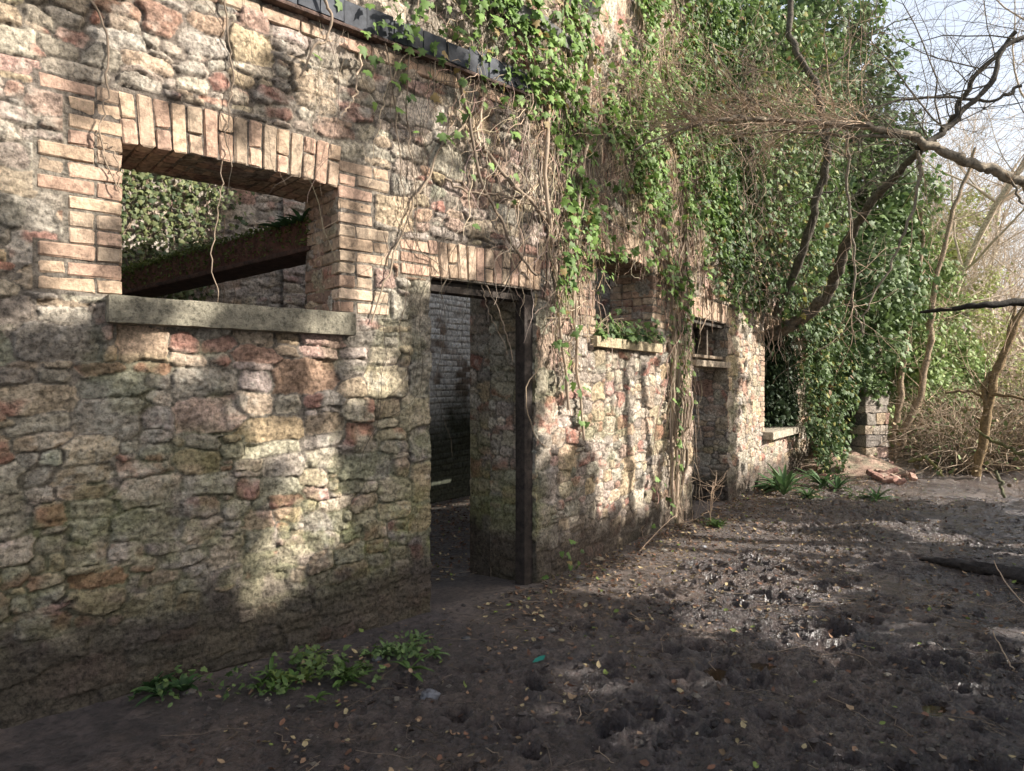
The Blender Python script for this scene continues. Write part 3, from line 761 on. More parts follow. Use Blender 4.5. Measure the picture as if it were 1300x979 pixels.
# ivy rooted on the second sill
ivys = empty('sill_ivy', tuple(W(1.5, 2.04, -.05)), label='bushy tuft of bright ivy sprawling along the sill of the middle opening', cat='ivy')
a = Acc(); n = 460; s = R.uniform(.92, 2.3, n); v = 2.04+np.abs(R.randn(n))*.09; off = R.uniform(-.2, .10, n)
c = mix(np.array([.05, .09, .03]), np.array([.16, .25, .06]), R.rand(n)); leaves(a, W(s, v, off), WN(s)+np.array([0, 0, .7]), R.uniform(.04, .085, n), c, ivy_t, jit=.6); a.build('foliage', M_leaf, ivys)
a = Acc(); P, rr, c = stem_mesh(1, 8, (1, 2), (2, 2.2), lambda s, v: s*0+1, .05, .003, .004); 
for q in range(26):
    s0 = rnd.uniform(.95, 2.2); pts = [W(s0+i*rnd.uniform(-.06, .06), 2.04+.05*i*rnd.random(), -.1+i*.05) for i in range(5)]
    tube_path(a, pts, .004, .002, TAN*rnd.uniform(.5, 1), 12, 4, .04)
a.build('stems', M_twig, ivys)

# dense ivy mass over the far half of the wall
ivy2 = empty('ivy_mass', tuple(W(9, 0, 0)), label='dense dark glossy ivy smothering the far end of the wall down to the ground', cat='ivy')
lf = Acc()
def edge_far(s, v):                            # 1 inside the mass
    left = 5.0+1.9*sst(3.6, 2.2, v)+1.15*sst(2.1, .9, v)+.5*(fbm(v*2, s*.0+v*.3, 161, 3)-.5)
    m = sst(left-.25, left+.35, s+.3*(vn(s*4, v*4, 163)-.5))
    hol = (s > 6.6) & (s < 7.7-.2*np.sin(v*4)) & (v > .86) & (v < 2.4)
    und = (s < 8.2+.3*vn(v*5, v*0, 9)) & (v < .9)
    return m*np.where(hol | und, .0, 1)
for lay, (n, o0, o1) in enumerate(((26000, .10, .55), (15000, .3, .85))):
    s = R.uniform(4.6, 13.4, n); v = R.uniform(.0, 8.6, n); k = R.rand(n) < edge_far(s, v)
    s, v = s[k], v[k]; n = len(s)
    thick = .35+1.0*fbm(s*1.1, v*1.1, 165, 3)
    top = 6.6+1.8*fbm(s*.8, s*0, 166, 2)
    kk = v < top; s, v, thick = s[kk], v[kk], thick[kk]; n = len(s)
    bulge = sst(5.0, 8.0, s)
    off = (o0+(o1-o0)*thick*(.6+.4*R.rand(n)))*(.35+.75*bulge)
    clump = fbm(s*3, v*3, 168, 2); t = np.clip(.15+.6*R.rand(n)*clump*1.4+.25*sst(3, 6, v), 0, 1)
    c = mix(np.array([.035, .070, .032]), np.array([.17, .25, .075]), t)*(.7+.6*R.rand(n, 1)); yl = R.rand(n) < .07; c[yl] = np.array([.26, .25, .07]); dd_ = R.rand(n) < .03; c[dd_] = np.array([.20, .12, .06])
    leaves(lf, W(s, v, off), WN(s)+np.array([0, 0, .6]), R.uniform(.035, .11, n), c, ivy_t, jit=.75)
n = 1500; s = R.uniform(6.5, 8.9, n); v = R.uniform(.5, 2.7, n); c = np.array([.02, .035, .016])*(.5+R.rand(n, 1))  # ivy inside the low window, shade put into its leaf colour
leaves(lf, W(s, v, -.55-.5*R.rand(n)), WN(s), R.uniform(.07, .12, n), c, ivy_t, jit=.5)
n = 2600; s = 8.62-np.abs(R.randn(n))*.45; v = R.uniform(.7, 2.6, n); c = mix(np.array([.022, .045, .02]), np.array([.06, .10, .035]), R.rand(n))  # dark leaves added over the lit reveal so the opening stays dark
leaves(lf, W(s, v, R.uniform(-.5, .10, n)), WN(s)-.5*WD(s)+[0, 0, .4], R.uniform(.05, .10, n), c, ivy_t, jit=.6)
lf.build('foliage', M_leaf, ivy2)
st_ = Acc()
for (n, K, step, r0, r1) in ((260, 26, .09, .003, .008),):
    P, rr, c = stem_mesh(n, K, (4.8, 9), (4.0, 7), lambda s, v: s*0+1, step, r0, r1, .05, .4, .55); add_tubes(st_, P, rr, c, 4)
st_.build('stems', M_twig, ivy2)

# ivy on the rear wall seen through the opening
ivy3 = empty('rear_wall_ivy', tuple(W(-4, 2, OFFR)), label='small leaved ivy patch on the rear wall seen through the brick framed opening', cat='ivy')
a = Acc(); n = 11000; s = R.uniform(-4.2, -.5, n); v = R.uniform(2.3, 4.8, n)
k = R.rand(n) < sst(-1.0, -1.55, s-.35*(v-3.2)+.8*(fbm(s*2.5, v*2.5, 171, 3)-.5)); s, v = s[k], v[k]; n = len(s)
c = mix(np.array([.05, .08, .035]), np.array([.20, .22, .09]), R.rand(n)); leaves(a, W(s, v, OFFR+.04+.1*R.rand(n)), WN(s)+np.array([0, 0, .3]), R.uniform(.028, .06, n), c, ivy_t, jit=.5)
a.build('foliage', M_leaf, ivy3)
a = Acc(); P, rr, c = stem_mesh(60, 20, (-5.4, -3.0), (3, 4.8), lambda s, v: s*0+1, .08, .003, .007)
S_ = None
ks = []
for q in range(40):
    s0 = rnd.uniform(-4.0, -1.2); pts = [W(s0+rnd.uniform(-.12, .12), 4.8-i*.5, OFFR+.05) for i in range(6)]; tube_path(a, pts, .008, .004, TAN*.6, 20, 4, .1)
a.build('stems', M_twig, ivy3)

# fallen beam across the room behind the opening
pa = np.array([-1.25, 4.60, 2.60]); pb = np.array([-3.72, 6.42, 2.50]); ax = pb-pa; Lb = np.linalg.norm(ax); ax /= Lb; lat_ = norm(np.cross(ax, [0, 0, 1.])); upv = np.cross(lat_, ax)
def beamfn(q): return pa+q[..., 0:1]*ax+q[..., 1:2]*upv+q[..., 2:3]*lat_
beam = empty('fallen_beam', tuple(pa), label='heavy rust brown beam with mossy top lying across the room behind the opening', cat='beam')
block_obj('beam', (0, Lb, -.08, .11, -.11, .11, (.12, .058, .04)), M_wood, beam, fn=beamfn, seed=21, step=.05, amp=.012)
block_obj('flange', (0, Lb, -.115, -.08, -.14, .14, (.07, .038, .028)), M_wood, beam, fn=beamfn, seed=22, step=.05, amp=.010)
a = Acc(); n = 5200; q = np.stack([R.rand(n)*Lb, .105+.035*R.rand(n), R.uniform(-.13, .13, n)], -1); dr = R.rand(n) < .22; q[dr, 1] -= R.rand(dr.sum())**2*.18; q[dr, 2] = -.125
c = mix(np.array([.06, .08, .02]), np.array([.16, .19, .05]), R.rand(n)); leaves(a, beamfn(q), np.array([0, 0, 1.])+np.zeros((n, 3)), R.uniform(.015, .035, n), c, oval_t, jit=1.); a.build('moss', M_dull, beam)

# ------------------------------------------------------------------ plants of strap leaves
def straps(acc, base, n, length, width, lift, col, spread=1.0, K=9, wave=.1, colj=.3):
    az = R.rand(n)*2*np.pi; L_ = length*(.6+.5*R.rand(n)); el = np.radians(R.uniform(*lift, n)); t = np.linspace(0, 1, K)
    d = np.stack([np.cos(az), np.sin(az)], -1)
    r = L_[:, None]*(t[None]*np.cos(el)[:, None]+.15*t[None]**2); z = L_[:, None]*(np.sin(el)[:, None]*t[None]-(.12+.4*R.rand(n))[:, None]*t[None]**2.5)
    z = np.maximum(z, .004+.01*R.rand(n)[:, None])
    P = np.stack([base[0]+d[:, None, 0]*r+.0, base[1]+d[:, None, 1]*r, base[2]+z], -1)
    side = np.stack([-d[:, 1], d[:, 0], np.zeros(n)], -1)
    w = width*(.7+.5*R.rand(n))[:, None]*np.sin(np.pi*np.clip(t*.93+.07, 0, 1))[None]**.6*(1+wave*np.sin(t*40)[None])
    A = P+side[:, None]*w[..., None]*.5+np.array([0, 0, 1.])*(w*.25)[..., None]; B = P; C_ = P-side[:, None]*w[..., None]*.5+np.array([0, 0, 1.])*(w*.25)[..., None]
    V = np.stack([A, B, C_], 2).reshape(-1, 3)
    nn, kk, mm = np.meshgrid(np.arange(n), np.arange(K-1), np.arange(2), indexing='ij'); b_ = (nn*K+kk)*3+mm
    q = np.stack([b_, b_+1, b_+4, b_+3], -1).reshape(-1, 4)
    c = np.array(col)*(1-colj+2*colj*R.rand(n, 1)); acc.add(V, q.ravel(), np.full(len(q), 4), np.repeat(c, K*3, axis=0))
def pg(px, py):                                # photo pixel on the ground -> x, y, z
    z = EYE*FPX/(py-489.5); x = (px-650)/FPX*z
    for _ in range(4):
        h = float(gz(x, z)[0]); z = (EYE-h)*FPX/(py-489.5); x = (px-650)/FPX*z
    return np.array([x, z, float(gz(x, z)[0])])
def plant(name, px, py, label, cat, specs, mat=M_dull, group=None, extra=None):
    p = pg(px, py); e = empty(name, tuple(p), label=label, cat=cat, group=group); a = Acc()
    for s_ in specs: straps(a, p+np.array([rnd.gauss(0, s_[6]), rnd.gauss(0, s_[6]), 0]) if s_[6] else p, *s_[:6])
    if name == 'nettle_clump' or name == 'low_weed':
        n = 75; an = R.rand(n)*6.28; rr = (.05+.20*R.rand(n))*(1.2 if px == 330 else .7); P = p+np.stack([rr*np.cos(an), rr*np.sin(an), .01+.09*R.rand(n)], -1)
        c = mix(np.array([.05, .09, .03]), np.array([.17, .24, .08]), R.rand(n)); leaves(a, P, np.array([0, 0, 1.])+np.zeros((n, 3)), R.uniform(.018, .05, n), c, oval_t if rnd.random() < .5 else ivy_t, up=np.stack([np.cos(an), np.sin(an), an*0], -1), jit=.5)
    a.build('foliage', mat, e)
    return e
G1 = (.085, .15, .035); G2 = (.05, .10, .035)
fern_g = 'glossy strap leaved ferns along the foot of the wall'
plant('hartstongue_fern', 990, 628, 'large clump of glossy strap leaved fern below the low stone sill', 'fern', [(26, .62, .060, (40, 80), (.09, .16, .06), 1, .10), (22, .55, .06, (15, 55), (.06, .12, .045), 1, .16), (14, .4, .06, (10, 40), (.05, .10, .04), 1, .22)], M_leaf)
plant('hartstongue_fern', 1040, 618, 'smaller clump of strap leaved fern between the large fern and the brick rubble', 'fern', [(24, .50, .055, (20, 70), (.07, .13, .05), 1, .14), (22, .4, .05, (10, 60), (.06, .11, .04), 1, .22)], M_leaf)
plant('low_weed', 1085, 632, 'low ragged green weed at the edge of the far mud path', 'weed', [(40, .30, .03, (10, 55), (.06, .12, .04), 1, .25), (40, .28, .03, (10, 55), (.08, .14, .05), 1, .3)])
plant('low_weed', 905, 668, 'small bright weed on the threshold of the second door', 'weed', [(24, .17, .03, (20, 60), (.13, .21, .06), 1, .05)])
def weedspec(n, l, j): return [(n, l, .028, (8, 50), G1, 1, j) for _ in range(5)]
plant('nettle_clump', 330, 872, 'broad spreading clump of green weeds at the foot of the left wall', 'weed', [(7, .10, .022, (10, 70), G1, 1, .13) for _ in range(9)])
plant('nettle_clump', 400, 848, 'ragged weed with pale yellow leaves between two other clumps by the left wall', 'weed', [(14, .10, .026, (10, 70), (.14, .19, .05), 1, .10) for _ in range(4)])
plant('nettle_clump', 450, 860, 'weed rosette with long drooping leaves lying on the mud', 'weed', [(10, .16, .026, (8, 50), (.10, .17, .045), 1, .09) for _ in range(4)])
plant('nettle_clump', 515, 828, 'small pale weed nearest the doorway on the mud', 'weed', [(14, .09, .020, (10, 70), (.14, .21, .08), 1, .08) for _ in range(10)])
plant('nettle_clump', 215, 880, 'low weed with upright dark leaf at the far left of the wall foot', 'weed', [(16, .15, .03, (30, 75), G2, 1, .05) for _ in range(3)])
plant('bank_weed', 715, 690, 'pale leafy weed growing at the wall foot right of the doorway', 'weed', [(26, .2, .035, (20, 75), (.12, .16, .07), 1, .08) for _ in range(3)])
# trailing fern on the beam
bf = empty('beam_fern', tuple(beamfn(np.array([.5, .17, 0]))), label='fern drooping from the near end of the mossy beam', cat='fern'); a = Acc()
for q in range(4): straps(a, beamfn(np.array([.10+q*.08, .09, -.12])), 10, .15, .028, (5, 50), (.045, .10, .04), 1.)
for V in a.V: V[:, 2] = np.where(True, V[:, 2], V[:, 2])
a.build('fronds', M_leaf, bf)

# ------------------------------------------------------------------ trees
def grow(out, p, d, L_, r, depth, spread=.55, droop=0., nch=(3, 5), K=7, minr=.0025, up=0.08, seglim=None):
    pts = [np.array(p, float)]; d = norm(np.array(d, float)); cur = d.copy()
    for k in range(K-1):
        cur = norm(cur+np.array([rnd.gauss(0, .13), rnd.gauss(0, .13), rnd.gauss(0, .10)+up-droop])); pts.append(pts[-1]+cur*L_/(K-1))
    pts = np.array(pts); rr = np.linspace(r, max(minr*.6, r*.45), K); out.append((pts, rr))
    if depth <= 0: return
    for c in range(rnd.randint(*nch)):
        i = rnd.randint(max(1, K//3), K-1); t = pts[min(i, K-1)]; dd = pts[i]-pts[i-1]; a = norm(dd+spread*2*L_/(K-1)*np.array([rnd.gauss(0, 1), rnd.gauss(0, 1), rnd.gauss(0, .8)]))
        grow(out, t, a, L_*rnd.uniform(.45, .75), max(minr, rr[i]*rnd.uniform(.45, .7)), depth-1, spread, droop, nch, K, minr, up)
def put_branches(acc, out, col, M=5, thin=.006):
    for (sel, m) in ((lambda r: r[1][0] >= thin*3, 8), (lambda r: r[1][0] < thin*3, M)):
        bs = [b_ for b_ in out if sel(b_)]
        if not bs: continue
        P = np.array([b_[0] for b_ in bs]); rr = np.array([b_[1] for b_ in bs]); V, F, L_ = tubes(P, rr, m)
        c = np.repeat(np.array(col)*(.75+.5*R.rand(len(bs), 1)), P.shape[1]*m, axis=0); acc.add(V, F, L_, c)
def tree_thing(name, base, label, cat='tree', group=None): return empty(name, tuple(base), label=label, cat=cat, group=group)

def traced(acc, pts, r0, r1, col, twigs=0, tl=.7, td=1, tcol=None, tw_up=.02, droop=.0, r_t=.005, spread=.6, bias=None, M=8, wob=.05, K=None):
    P = tube_path(acc, pts, r0, r1, col, K or len(pts)*7, M, wob); out = []
    for q in range(twigs):
        i = rnd.randint(2, len(P)-1); d = norm(P[i]-P[i-1]); a = d*.6+np.array([rnd.gauss(0, .6), rnd.gauss(0, .6), rnd.gauss(0, .6)])
        if bias is not None: a = a+np.array(bias)
        grow(out, P[i], a, tl*rnd.uniform(.5, 1.3), r_t*rnd.uniform(.7, 1.3), td, spread, droop, (3, 5), 8, .0015, tw_up)
    if out: put_branches(acc, out, tcol if tcol is not None else np.array(col)*1.3, 4)
    return P
BK = np.array([.10, .085, .065]); OL = np.array([.27, .225, .165]); TW = np.array([.50, .37, .26])
# overhanging tree whose limb crosses the picture from the right
zt = 6.2
root = np.array([6.6, 6.4, 0.]); root[2] = float(gz(root[0], root[1])[0])
t1 = tree_thing('overhanging_tree', root, 'bare tree reaching in from the right with one long limb and drooping twigs')
tr = Acc(); fork = np.array([6.0, 6.3, 2.6])
tube_path(tr, [root-[0, 0, .1], root+[-.1, 0, 1.2], fork, [6.3, 6.7, 4.2], [6.8, 7.2, 7]], .14, .05, BK, 40, 12, .06)
tr.build('trunk', M_bark, t1)
lb = Acc()
limb = [fork, at(1310, 240, 6.25), at(1240, 211, 6.2), at(1170, 180, 6.15), at(1130, 168, 6.1), at(1085, 160, 6.05), at(1000, 153, 6.0), at(930, 150, 5.9), at(870, 163, 5.85), at(800, 190, 5.8)]
P = tube_path(lb, limb, .052, .007, OL, 110, 10, .05, .10)
out = []
for q in range(95):
    i = rnd.randint(52, 98); a = np.array([-1., rnd.gauss(-.1, .35), rnd.gauss(.22, .38)])
    grow(out, P[i], a, rnd.uniform(.35, .95), rnd.uniform(.004, .007), 2, .55, .0, (2, 5), 8, .0021, .0)
put_branches(lb, out, TW, 4)
for (pts, r0, r1, tw) in [
    ([at(1160, 172, 6.1), at(1075, 172, 6.1), at(980, 168, 6.1), at(900, 172, 6.1)], .018, .005, 10),
    ([at(1076, 162, 6.05), at(1078, 230, 6.0), at(1083, 300, 6.0), at(1084, 380, 6.0), at(1098, 420, 6.0)], .014, .007, 12),
    ([at(1168, 190, 6.1), at(1166, 230, 6.1), at(1150, 290, 6.1), at(1130, 340, 6.1), at(1100, 390, 6.1), at(1092, 430, 6.1)], .016, .006, 10),
    ([at(1040, 168, 6), at(1075, 200, 6), at(1060, 185, 6)], .008, .004, 4),
    ([at(900, 52, 6.0), at(915, 80, 6.0), at(945, 120, 6.0), at(990, 148, 6.0)], .006, .010, 8),
    ([at(1275, 215, 6.2), at(1283, 232, 6.2), at(1300, 258, 6.2)], .016, .010, 2)]:
    traced(lb, pts, r0, r1, OL*.85, tw, .5, 1, TW, r_t=.004)
lb.build('limb', M_bark, t1)
lb = Acc()
traced(lb, [fork+[.6, .4, 2.6], at(1300, 48, 6.6), at(1255, 110, 6.5), at(1215, 150, 6.4), at(1185, 178, 6.3), at(1168, 188, 6.2)], .020, .032, BK*.7, 26, 1.2, 2, BK*1.3, r_t=.007, bias=(-.5, 0, .1))
traced(lb, [at(1300, 108, 6.5), at(1255, 128, 6.5), at(1180, 122, 6.5), at(1130, 132, 6.5), at(1095, 142, 6.5), at(1050, 175, 6.5)], .016, .006, BK, 12, .6, 1, BK*1.4)
lb.build('limb', M_bark, t1)

# tree rooted in the wall, arching out and up
b2 = W(6.9, 2.5, .1); t2 = tree_thing('sapling_tree', b2, 'dark curved young tree growing out of the wall above the low sill')
tr = Acc(); zz = [10.9, 10.6, 10.2, 9.8, 9.3, 8.8, 8.3, 7.8]
pts = [at(x, y, z) for (x, y), z in zip([(980, 425), (1010, 408), (1045, 380), (1062, 345), (1080, 300), (1102, 262), (1135, 225), (1170, 192)], zz)]
traced(tr, pts, .10, .038, BK*1.1, 6, .8, 1, BK*1.4, wob=.06, K=70); tr.build('trunk', M_bark, t2)
lb = Acc()
traced(lb, [at(1170, 192, 7.8), at(1185, 178, 7.6), at(1212, 150, 7.3), at(1230, 110, 7.2), at(1290, 40, 7.0)], .034, .022, BK*.7, 10, 1., 2, BK*1.3, r_t=.006)
traced(lb, [at(1003, -30, 9), at(1003, 40, 9), at(1012, 70, 9), at(1028, 92, 9), at(1040, 125, 9), at(1048, 170, 9.2), at(1048, 215, 9.4), at(1035, 260, 9.6), at(1015, 330, 10), at(985, 400, 10.6)], .035, .06, BK, 26, 1.2, 2, BK*1.5, r_t=.006)
traced(lb, [at(1020, 90, 9), at(1060, 80, 9), at(1085, 55, 9), at(1110, 40, 9), at(1160, 20, 9)], .016, .006, BK, 12, .9, 1, BK*1.4)
traced(lb, [at(1062, 240, 9), at(1030, 250, 9), at(1000, 262, 9)], .012, .006, BK, 4, .6, 1, BK*1.3)
traced(lb, [at(1092, 345, 9.6), at(1080, 360, 9.6), at(1000, 372, 9.8), at(990, 400, 10)], .006, .004, BK, 6, .5, 1, BK*1.3)
lb.build('limb', M_bark, t2)

# evergreen bulk behind and beyond the ruin
def crown_leaves(acc, blobs, n, size, c0, c1, tmpl=oval_t, shell=.55, jit=.8):
    """leaves in clumps around ellipsoid lobes; blobs (x,y,z,rx,ry,rz)"""
    bl_ = np.array(blobs, float); vol = (bl_[:, 3]*bl_[:, 5]); k = R.choice(len(bl_), n, p=vol/vol.sum()); B_ = bl_[k]
    cl = 26*len(bl_); cb = R.choice(len(bl_), cl, p=vol/vol.sum()); u = norm(R.randn(cl, 3)); rad = (shell+(1-shell)*R.rand(cl))**.6
    cc = bl_[cb, :3]+u*bl_[cb, 3:]*rad[:, None]; j = R.randint(0, cl, n); sg = bl_[cb[j], 3:].mean(1)*.17
    P = cc[j]+R.randn(n, 3)*sg[:, None]; Nn = norm(P-bl_[cb[j], :3])+np.array([0, 0, .5])
    t = np.clip(R.rand(n)*.7+.3*(R.rand(cl)[j]), 0, 1); c = mix(np.array(c0), np.array(c1), t)
    leaves(acc, P, Nn, R.uniform(*size, n), c, tmpl, jit=jit)
def evergreen(name, base, blobs, n, label, c0, c1, size=(.07, .13), tmpl=ivy_t, trunk_r=.16, group=None, jit=.6):
    base = np.array([base[0], base[1], float(ground_h(np.array([base[0]]), np.array([base[1]]))[0])])
    e = tree_thing(name, base, label, group=group); a = Acc(); crown_leaves(a, blobs, n, size, c0, c1, tmpl, jit=jit); a.build('crown', M_leaf, e)
    a = Acc(); topz = max(b_[2] for b_ in blobs)
    tube_path(a, [base-[0, 0, .1], base+[.1, .1, topz*.3], base+[-.05, .2, topz*.6], base+[.1, .1, topz]], trunk_r, .04, BK*1.2, 24, 8, .1)
    out = []
    for b_ in blobs:
        s_ = base+[0, 0, rnd.uniform(.3, .7)*topz]; tube_path(a, [s_, (s_+np.array(b_[:3]))/2+[0, 0, .2], np.array(b_[:3])], trunk_r*.35, .02, BK*1.2, 12, 6, .1)
    a.build('trunk', M_bark, e); return e
D0, D1 = (.040, .075, .032), (.17, .25, .08)
def bp(px, py, z, r, rz=None, ry=None): p = at(px, py, z); return (p[0], p[1], p[2], r, ry or r, rz or r)
evergreen('ivy_clad_tree', (6.6, 15.2), [bp(1000, 40, 13.5, 1.5), bp(1040, 120, 13.8, 1.4), bp(1085, 180, 14, 1.1), bp(1050, 250, 14, 1.6), bp(1110, 260, 14.3, 1.0), bp(1120, 340, 14.4, 1.0, 1.2), bp(1070, 360, 14, 1.5), bp(1075, 440, 14, 1.1), bp(960, 40, 12.5, 1.4), bp(1060, 20, 13.8, .9), bp(930, 100, 12.5, 1.4), bp(1000, 180, 13, 1.4)],
          30000, 'tall ivy smothered tree rising behind the far end of the wall', D0, D1, (.08, .14))
evergreen('holly_tree', (8.9, 17.5), [bp(1130, 300, 16.5, .9), bp(1160, 250, 17, .6), bp(1150, 360, 17, 1.0), bp(1180, 420, 17.5, 1.0), bp(1130, 440, 16.5, 1.1), bp(1160, 500, 17, 1.1), bp(1210, 480, 18, .9), bp(1110, 520, 16, .7)],
          15000, 'sunlit light green evergreen with slim twin stems beyond the ivied wall', (.10, .16, .05), (.30, .40, .12), (.08, .14))
evergreen('elder_bush', (10.4, 20), [bp(1205, 300, 19, .8), bp(1225, 350, 19, .9), bp(1235, 270, 20, .7), bp(1200, 400, 19, .8), bp(1230, 430, 19, 1.0), bp(1260, 470, 19, .9)],
          6500, 'thin yellow green bush just right of the light green evergreen', (.18, .22, .06), (.42, .46, .15), (.07, .12))

# slim stems in front of the holly
for (lab, pth, r0, r1) in [('slim leaning grey stem rising from the rubble beside the stone pier', [(1130, 575), (1140, 520), (1150, 440), (1162, 370), (1170, 330), (1168, 270)], .07, .03),
                           ('taller forked stem leaning right out of the same root as the slim grey stem', [(1132, 578), (1160, 520), (1178, 450), (1186, 380), (1192, 330), (1215, 250), (1240, 190)], .08, .03)]:
    z0 = 14.0; b0 = at(*pth[0], z0); b0[2] = float(ground_h(np.array([b0[0]]), np.array([b0[1]]))[0]); e = tree_thing('slim_tree', b0, lab)
    a = Acc(); traced(a, [b0-[0, 0, .1]]+[at(x, y, z0) for x, y in pth[1:]], r0, r1, np.array([.28, .21, .14]), 16, 1.4, 2, TW*.9, r_t=.008, wob=.1); a.build('trunk', M_bark, e)
# mossy leaning tree at right
b0 = at(1225, 600, 11.8); b0[2] = float(ground_h(np.array([b0[0]]), np.array([b0[1]]))[0]); e = tree_thing('mossy_tree', b0, 'leaning mossy tree with forked orange brown stems at the right')
a = Acc(); MO = np.array([.24, .17, .09])
traced(a, [at(1240, 590, 11.8)-[0, 0, .2], at(1255, 510, 11.6), at(1270, 460, 11.5), at(1290, 410, 11.4), at(1320, 350, 11.3), at(1345, 250, 11.2)], .075, .04, MO, 14, 1.6, 2, TW, r_t=.008); a.build('trunk', M_bark, e)
a = Acc(); traced(a, [at(1252, 520, 11.6), at(1250, 490, 11.6), at(1262, 470, 11.6), at(1278, 440, 11.9), at(1290, 380, 12)], .045, .025, MO*.9, 8, 1.3, 2, TW, r_t=.007)
traced(a, [at(1256, 500, 11.6), at(1290, 505, 11.2), at(1330, 515, 11)], .03, .02, MO, 6, 1.2, 1, TW)
traced(a, [at(1200, 497, 11.9), at(1235, 497, 11.8), at(1256, 510, 11.6)], .02, .03, MO*.8, 5, .8, 1, TW); a.build('branch', M_bark, e)
# dead limbs
def dead(name, label, pts, r0, r1, col, tw=5, tl=.8, cat='branch', **k):
    e = empty(name, tuple(pts[0]), label=label, cat=cat); a = Acc(); traced(a, pts, r0, r1, col, tw, tl, 1, TW*.7, **k); a.build('stem', M_bark, e); return e
dead('black_limb', 'straight black dead limb jutting in level from the right edge', [at(1330, 381, 7), at(1290, 384, 7), at(1240, 388, 7), at(1200, 393, 7.2), at(1168, 396, 7.4)], .045, .015, BK*.35, 3, .5, wob=.02)
MG = np.array([.19, .18, .07])
dead('mossy_branch', 'fallen branch thick with yellow moss arching down beside the brick rubble', [at(1155, 586, 12.6), at(1175, 582, 12.5), at(1188, 592, 12.3), at(1200, 610, 12.0)], .03, .022, MG, 5, .5)
dead('mossy_branch', 'upper mossy branch slanting to the right edge above the brushwood', [at(1238, 545, 9.5), at(1262, 560, 9.2), at(1285, 572, 9.0), at(1320, 582, 8.8)], .018, .024, MG*.8, 6, .7)
dead('mossy_branch', 'short stub of mossy branch standing in the mud edge at right', [at(1262, 598, 9.8), at(1270, 612, 9.7), at(1274, 632, 9.6)], .024, .02, np.array([.14, .14, .08]), 3, .4)
# thin bramble whips in the near right corner
for (lab, pts) in (('thin curved tan whip arching near the lower right edge', [(1215, 590), (1262, 712), (1280, 745), (1310, 775)]), ('short pale shoot leaning at the lower right edge', [(1262, 802), (1282, 845), (1294, 872)])):
    z = 4.6 if pts[0][1] < 700 else 3.9
    p3 = [at(x, y, z) for x, y in pts]
    if z == 3.9: p3[-1][2] = max(p3[-1][2]-.1, -.05)
    else: p3 = [at(1263, 712, 4.9), at(1280, 745, 4.8), at(1310, 776, 4.7), pg(1345, 800)]
    e = empty('bramble_shoot', tuple(p3[-1]), label=lab, cat='twig'); a = Acc(); tube_path(a, p3, .003, .006, TW*1.1, 20, 5, .02); a.build('stem', M_twig, e)

# background wood: bare trees copied from three prototypes, each its own thing
protos = []
for q in range(4):
    e = tree_thing('bare_tree', (0, 0, 0), ['pale bare tree in the sunlit wood behind the thicket', 'slender bare pole tree in the wood behind the thicket', 'many stemmed bare tree in the wood behind the thicket', 'wide bare tree with tangled crown behind the thicket'][q], group='bare trees of the sunlit wood')
    out = []; H = [9.5, 7.5, 6, 7][q]
    for _ in range([1, 1, 4, 1][q]): grow(out, (rnd.gauss(0, .15), rnd.gauss(0, .15), -.2), (rnd.gauss(0, .08+.1*(q == 2)), rnd.gauss(0, .08), 1), H, [.10, .07, .05, .09][q], 0, K=12)
    trunk = list(out); br = []
    for (P, rr) in trunk:
        for c in range([16, 11, 8, 22][q]):
            i = rnd.randint(3, len(P)-1); grow(br, P[i], (rnd.gauss(0, .8), rnd.gauss(0, .8), rnd.uniform(.2, 1.0)), rnd.uniform(1.2, 3.2), rr[i]*.45, 3 if q != 2 else 2, .5, 0, (3, 4), 7, .006, .07)
    a = Acc(); put_branches(a, trunk, np.array([.42, .35, .26]), 6); a.build('trunk', M_bark, e)
    a = Acc(); put_branches(a, br, np.array([.50, .41, .31]), 3); a.build('branches', M_twig, e)
    protos.append(e)
def copy_tree(e):
    c = e.copy(); COL.objects.link(c)
    for ch in list(e.children):
        d = ch.copy(); COL.objects.link(d); d.parent = c
    return c
spots = []
for i in range(46):
    y = 17+ (i/46)**1.2*34; k = rnd.uniform(.53, .80) if i % 3 else rnd.uniform(.45, .6); spots.append((k*y, y))
used = set()
for i, (x, y) in enumerate(spots):
    q = [1, 0, 1, 2, 1, 3][i % 6]; e = protos[q] if q not in used else copy_tree(protos[q]); used.add(q)
    e.location = (x, y, float(ground_h(np.array([x]), np.array([y]))[0])); e.rotation_euler = (0, 0, rnd.uniform(0, 6.28)); s_ = rnd.uniform(.75, 1.15); e.scale = (s_, s_, s_)

# brushwood thicket (uncountable)
a = Acc(); n = 9000; y = 12.5+R.rand(n)**1.4*24; k = R.uniform(.60, .92, n)-.0; k = np.where(R.rand(n) < .3, R.uniform(.52, .72, n), k); x = k*y
okk = (x-.60*y > (13.5-y)*.6); x, y = x[okk], y[okk]; n = len(x); K = 7
z = ground_h(x, y); az = R.rand(n)*6.28; L_ = R.uniform(.5, 2.6, n)*(.55+y/45); el = R.uniform(.3, 1.4, n); t = np.linspace(0, 1, K)
P = np.stack([x[:, None]+np.cos(az)[:, None]*L_[:, None]*np.cos(el)[:, None]*t*1.4, y[:, None]+np.sin(az)[:, None]*L_[:, None]*np.cos(el)[:, None]*t*1.4, z[:, None]+L_[:, None]*(np.sin(el)[:, None]*t*1.5-.75*t**2)], -1)
P += .05*R.randn(n, K, 3); add_tubes(a, P, R.uniform(.004, .012, n)[:, None]*np.linspace(1, .4, K)[None], np.array([.40, .31, .22])*(.35+1.0*R.rand(n, 1)), 4)
n = 30000; j = R.randint(0, len(P), n); kk = R.randint(1, K, n); pp = P[j, kk]+.15*R.randn(n, 3)
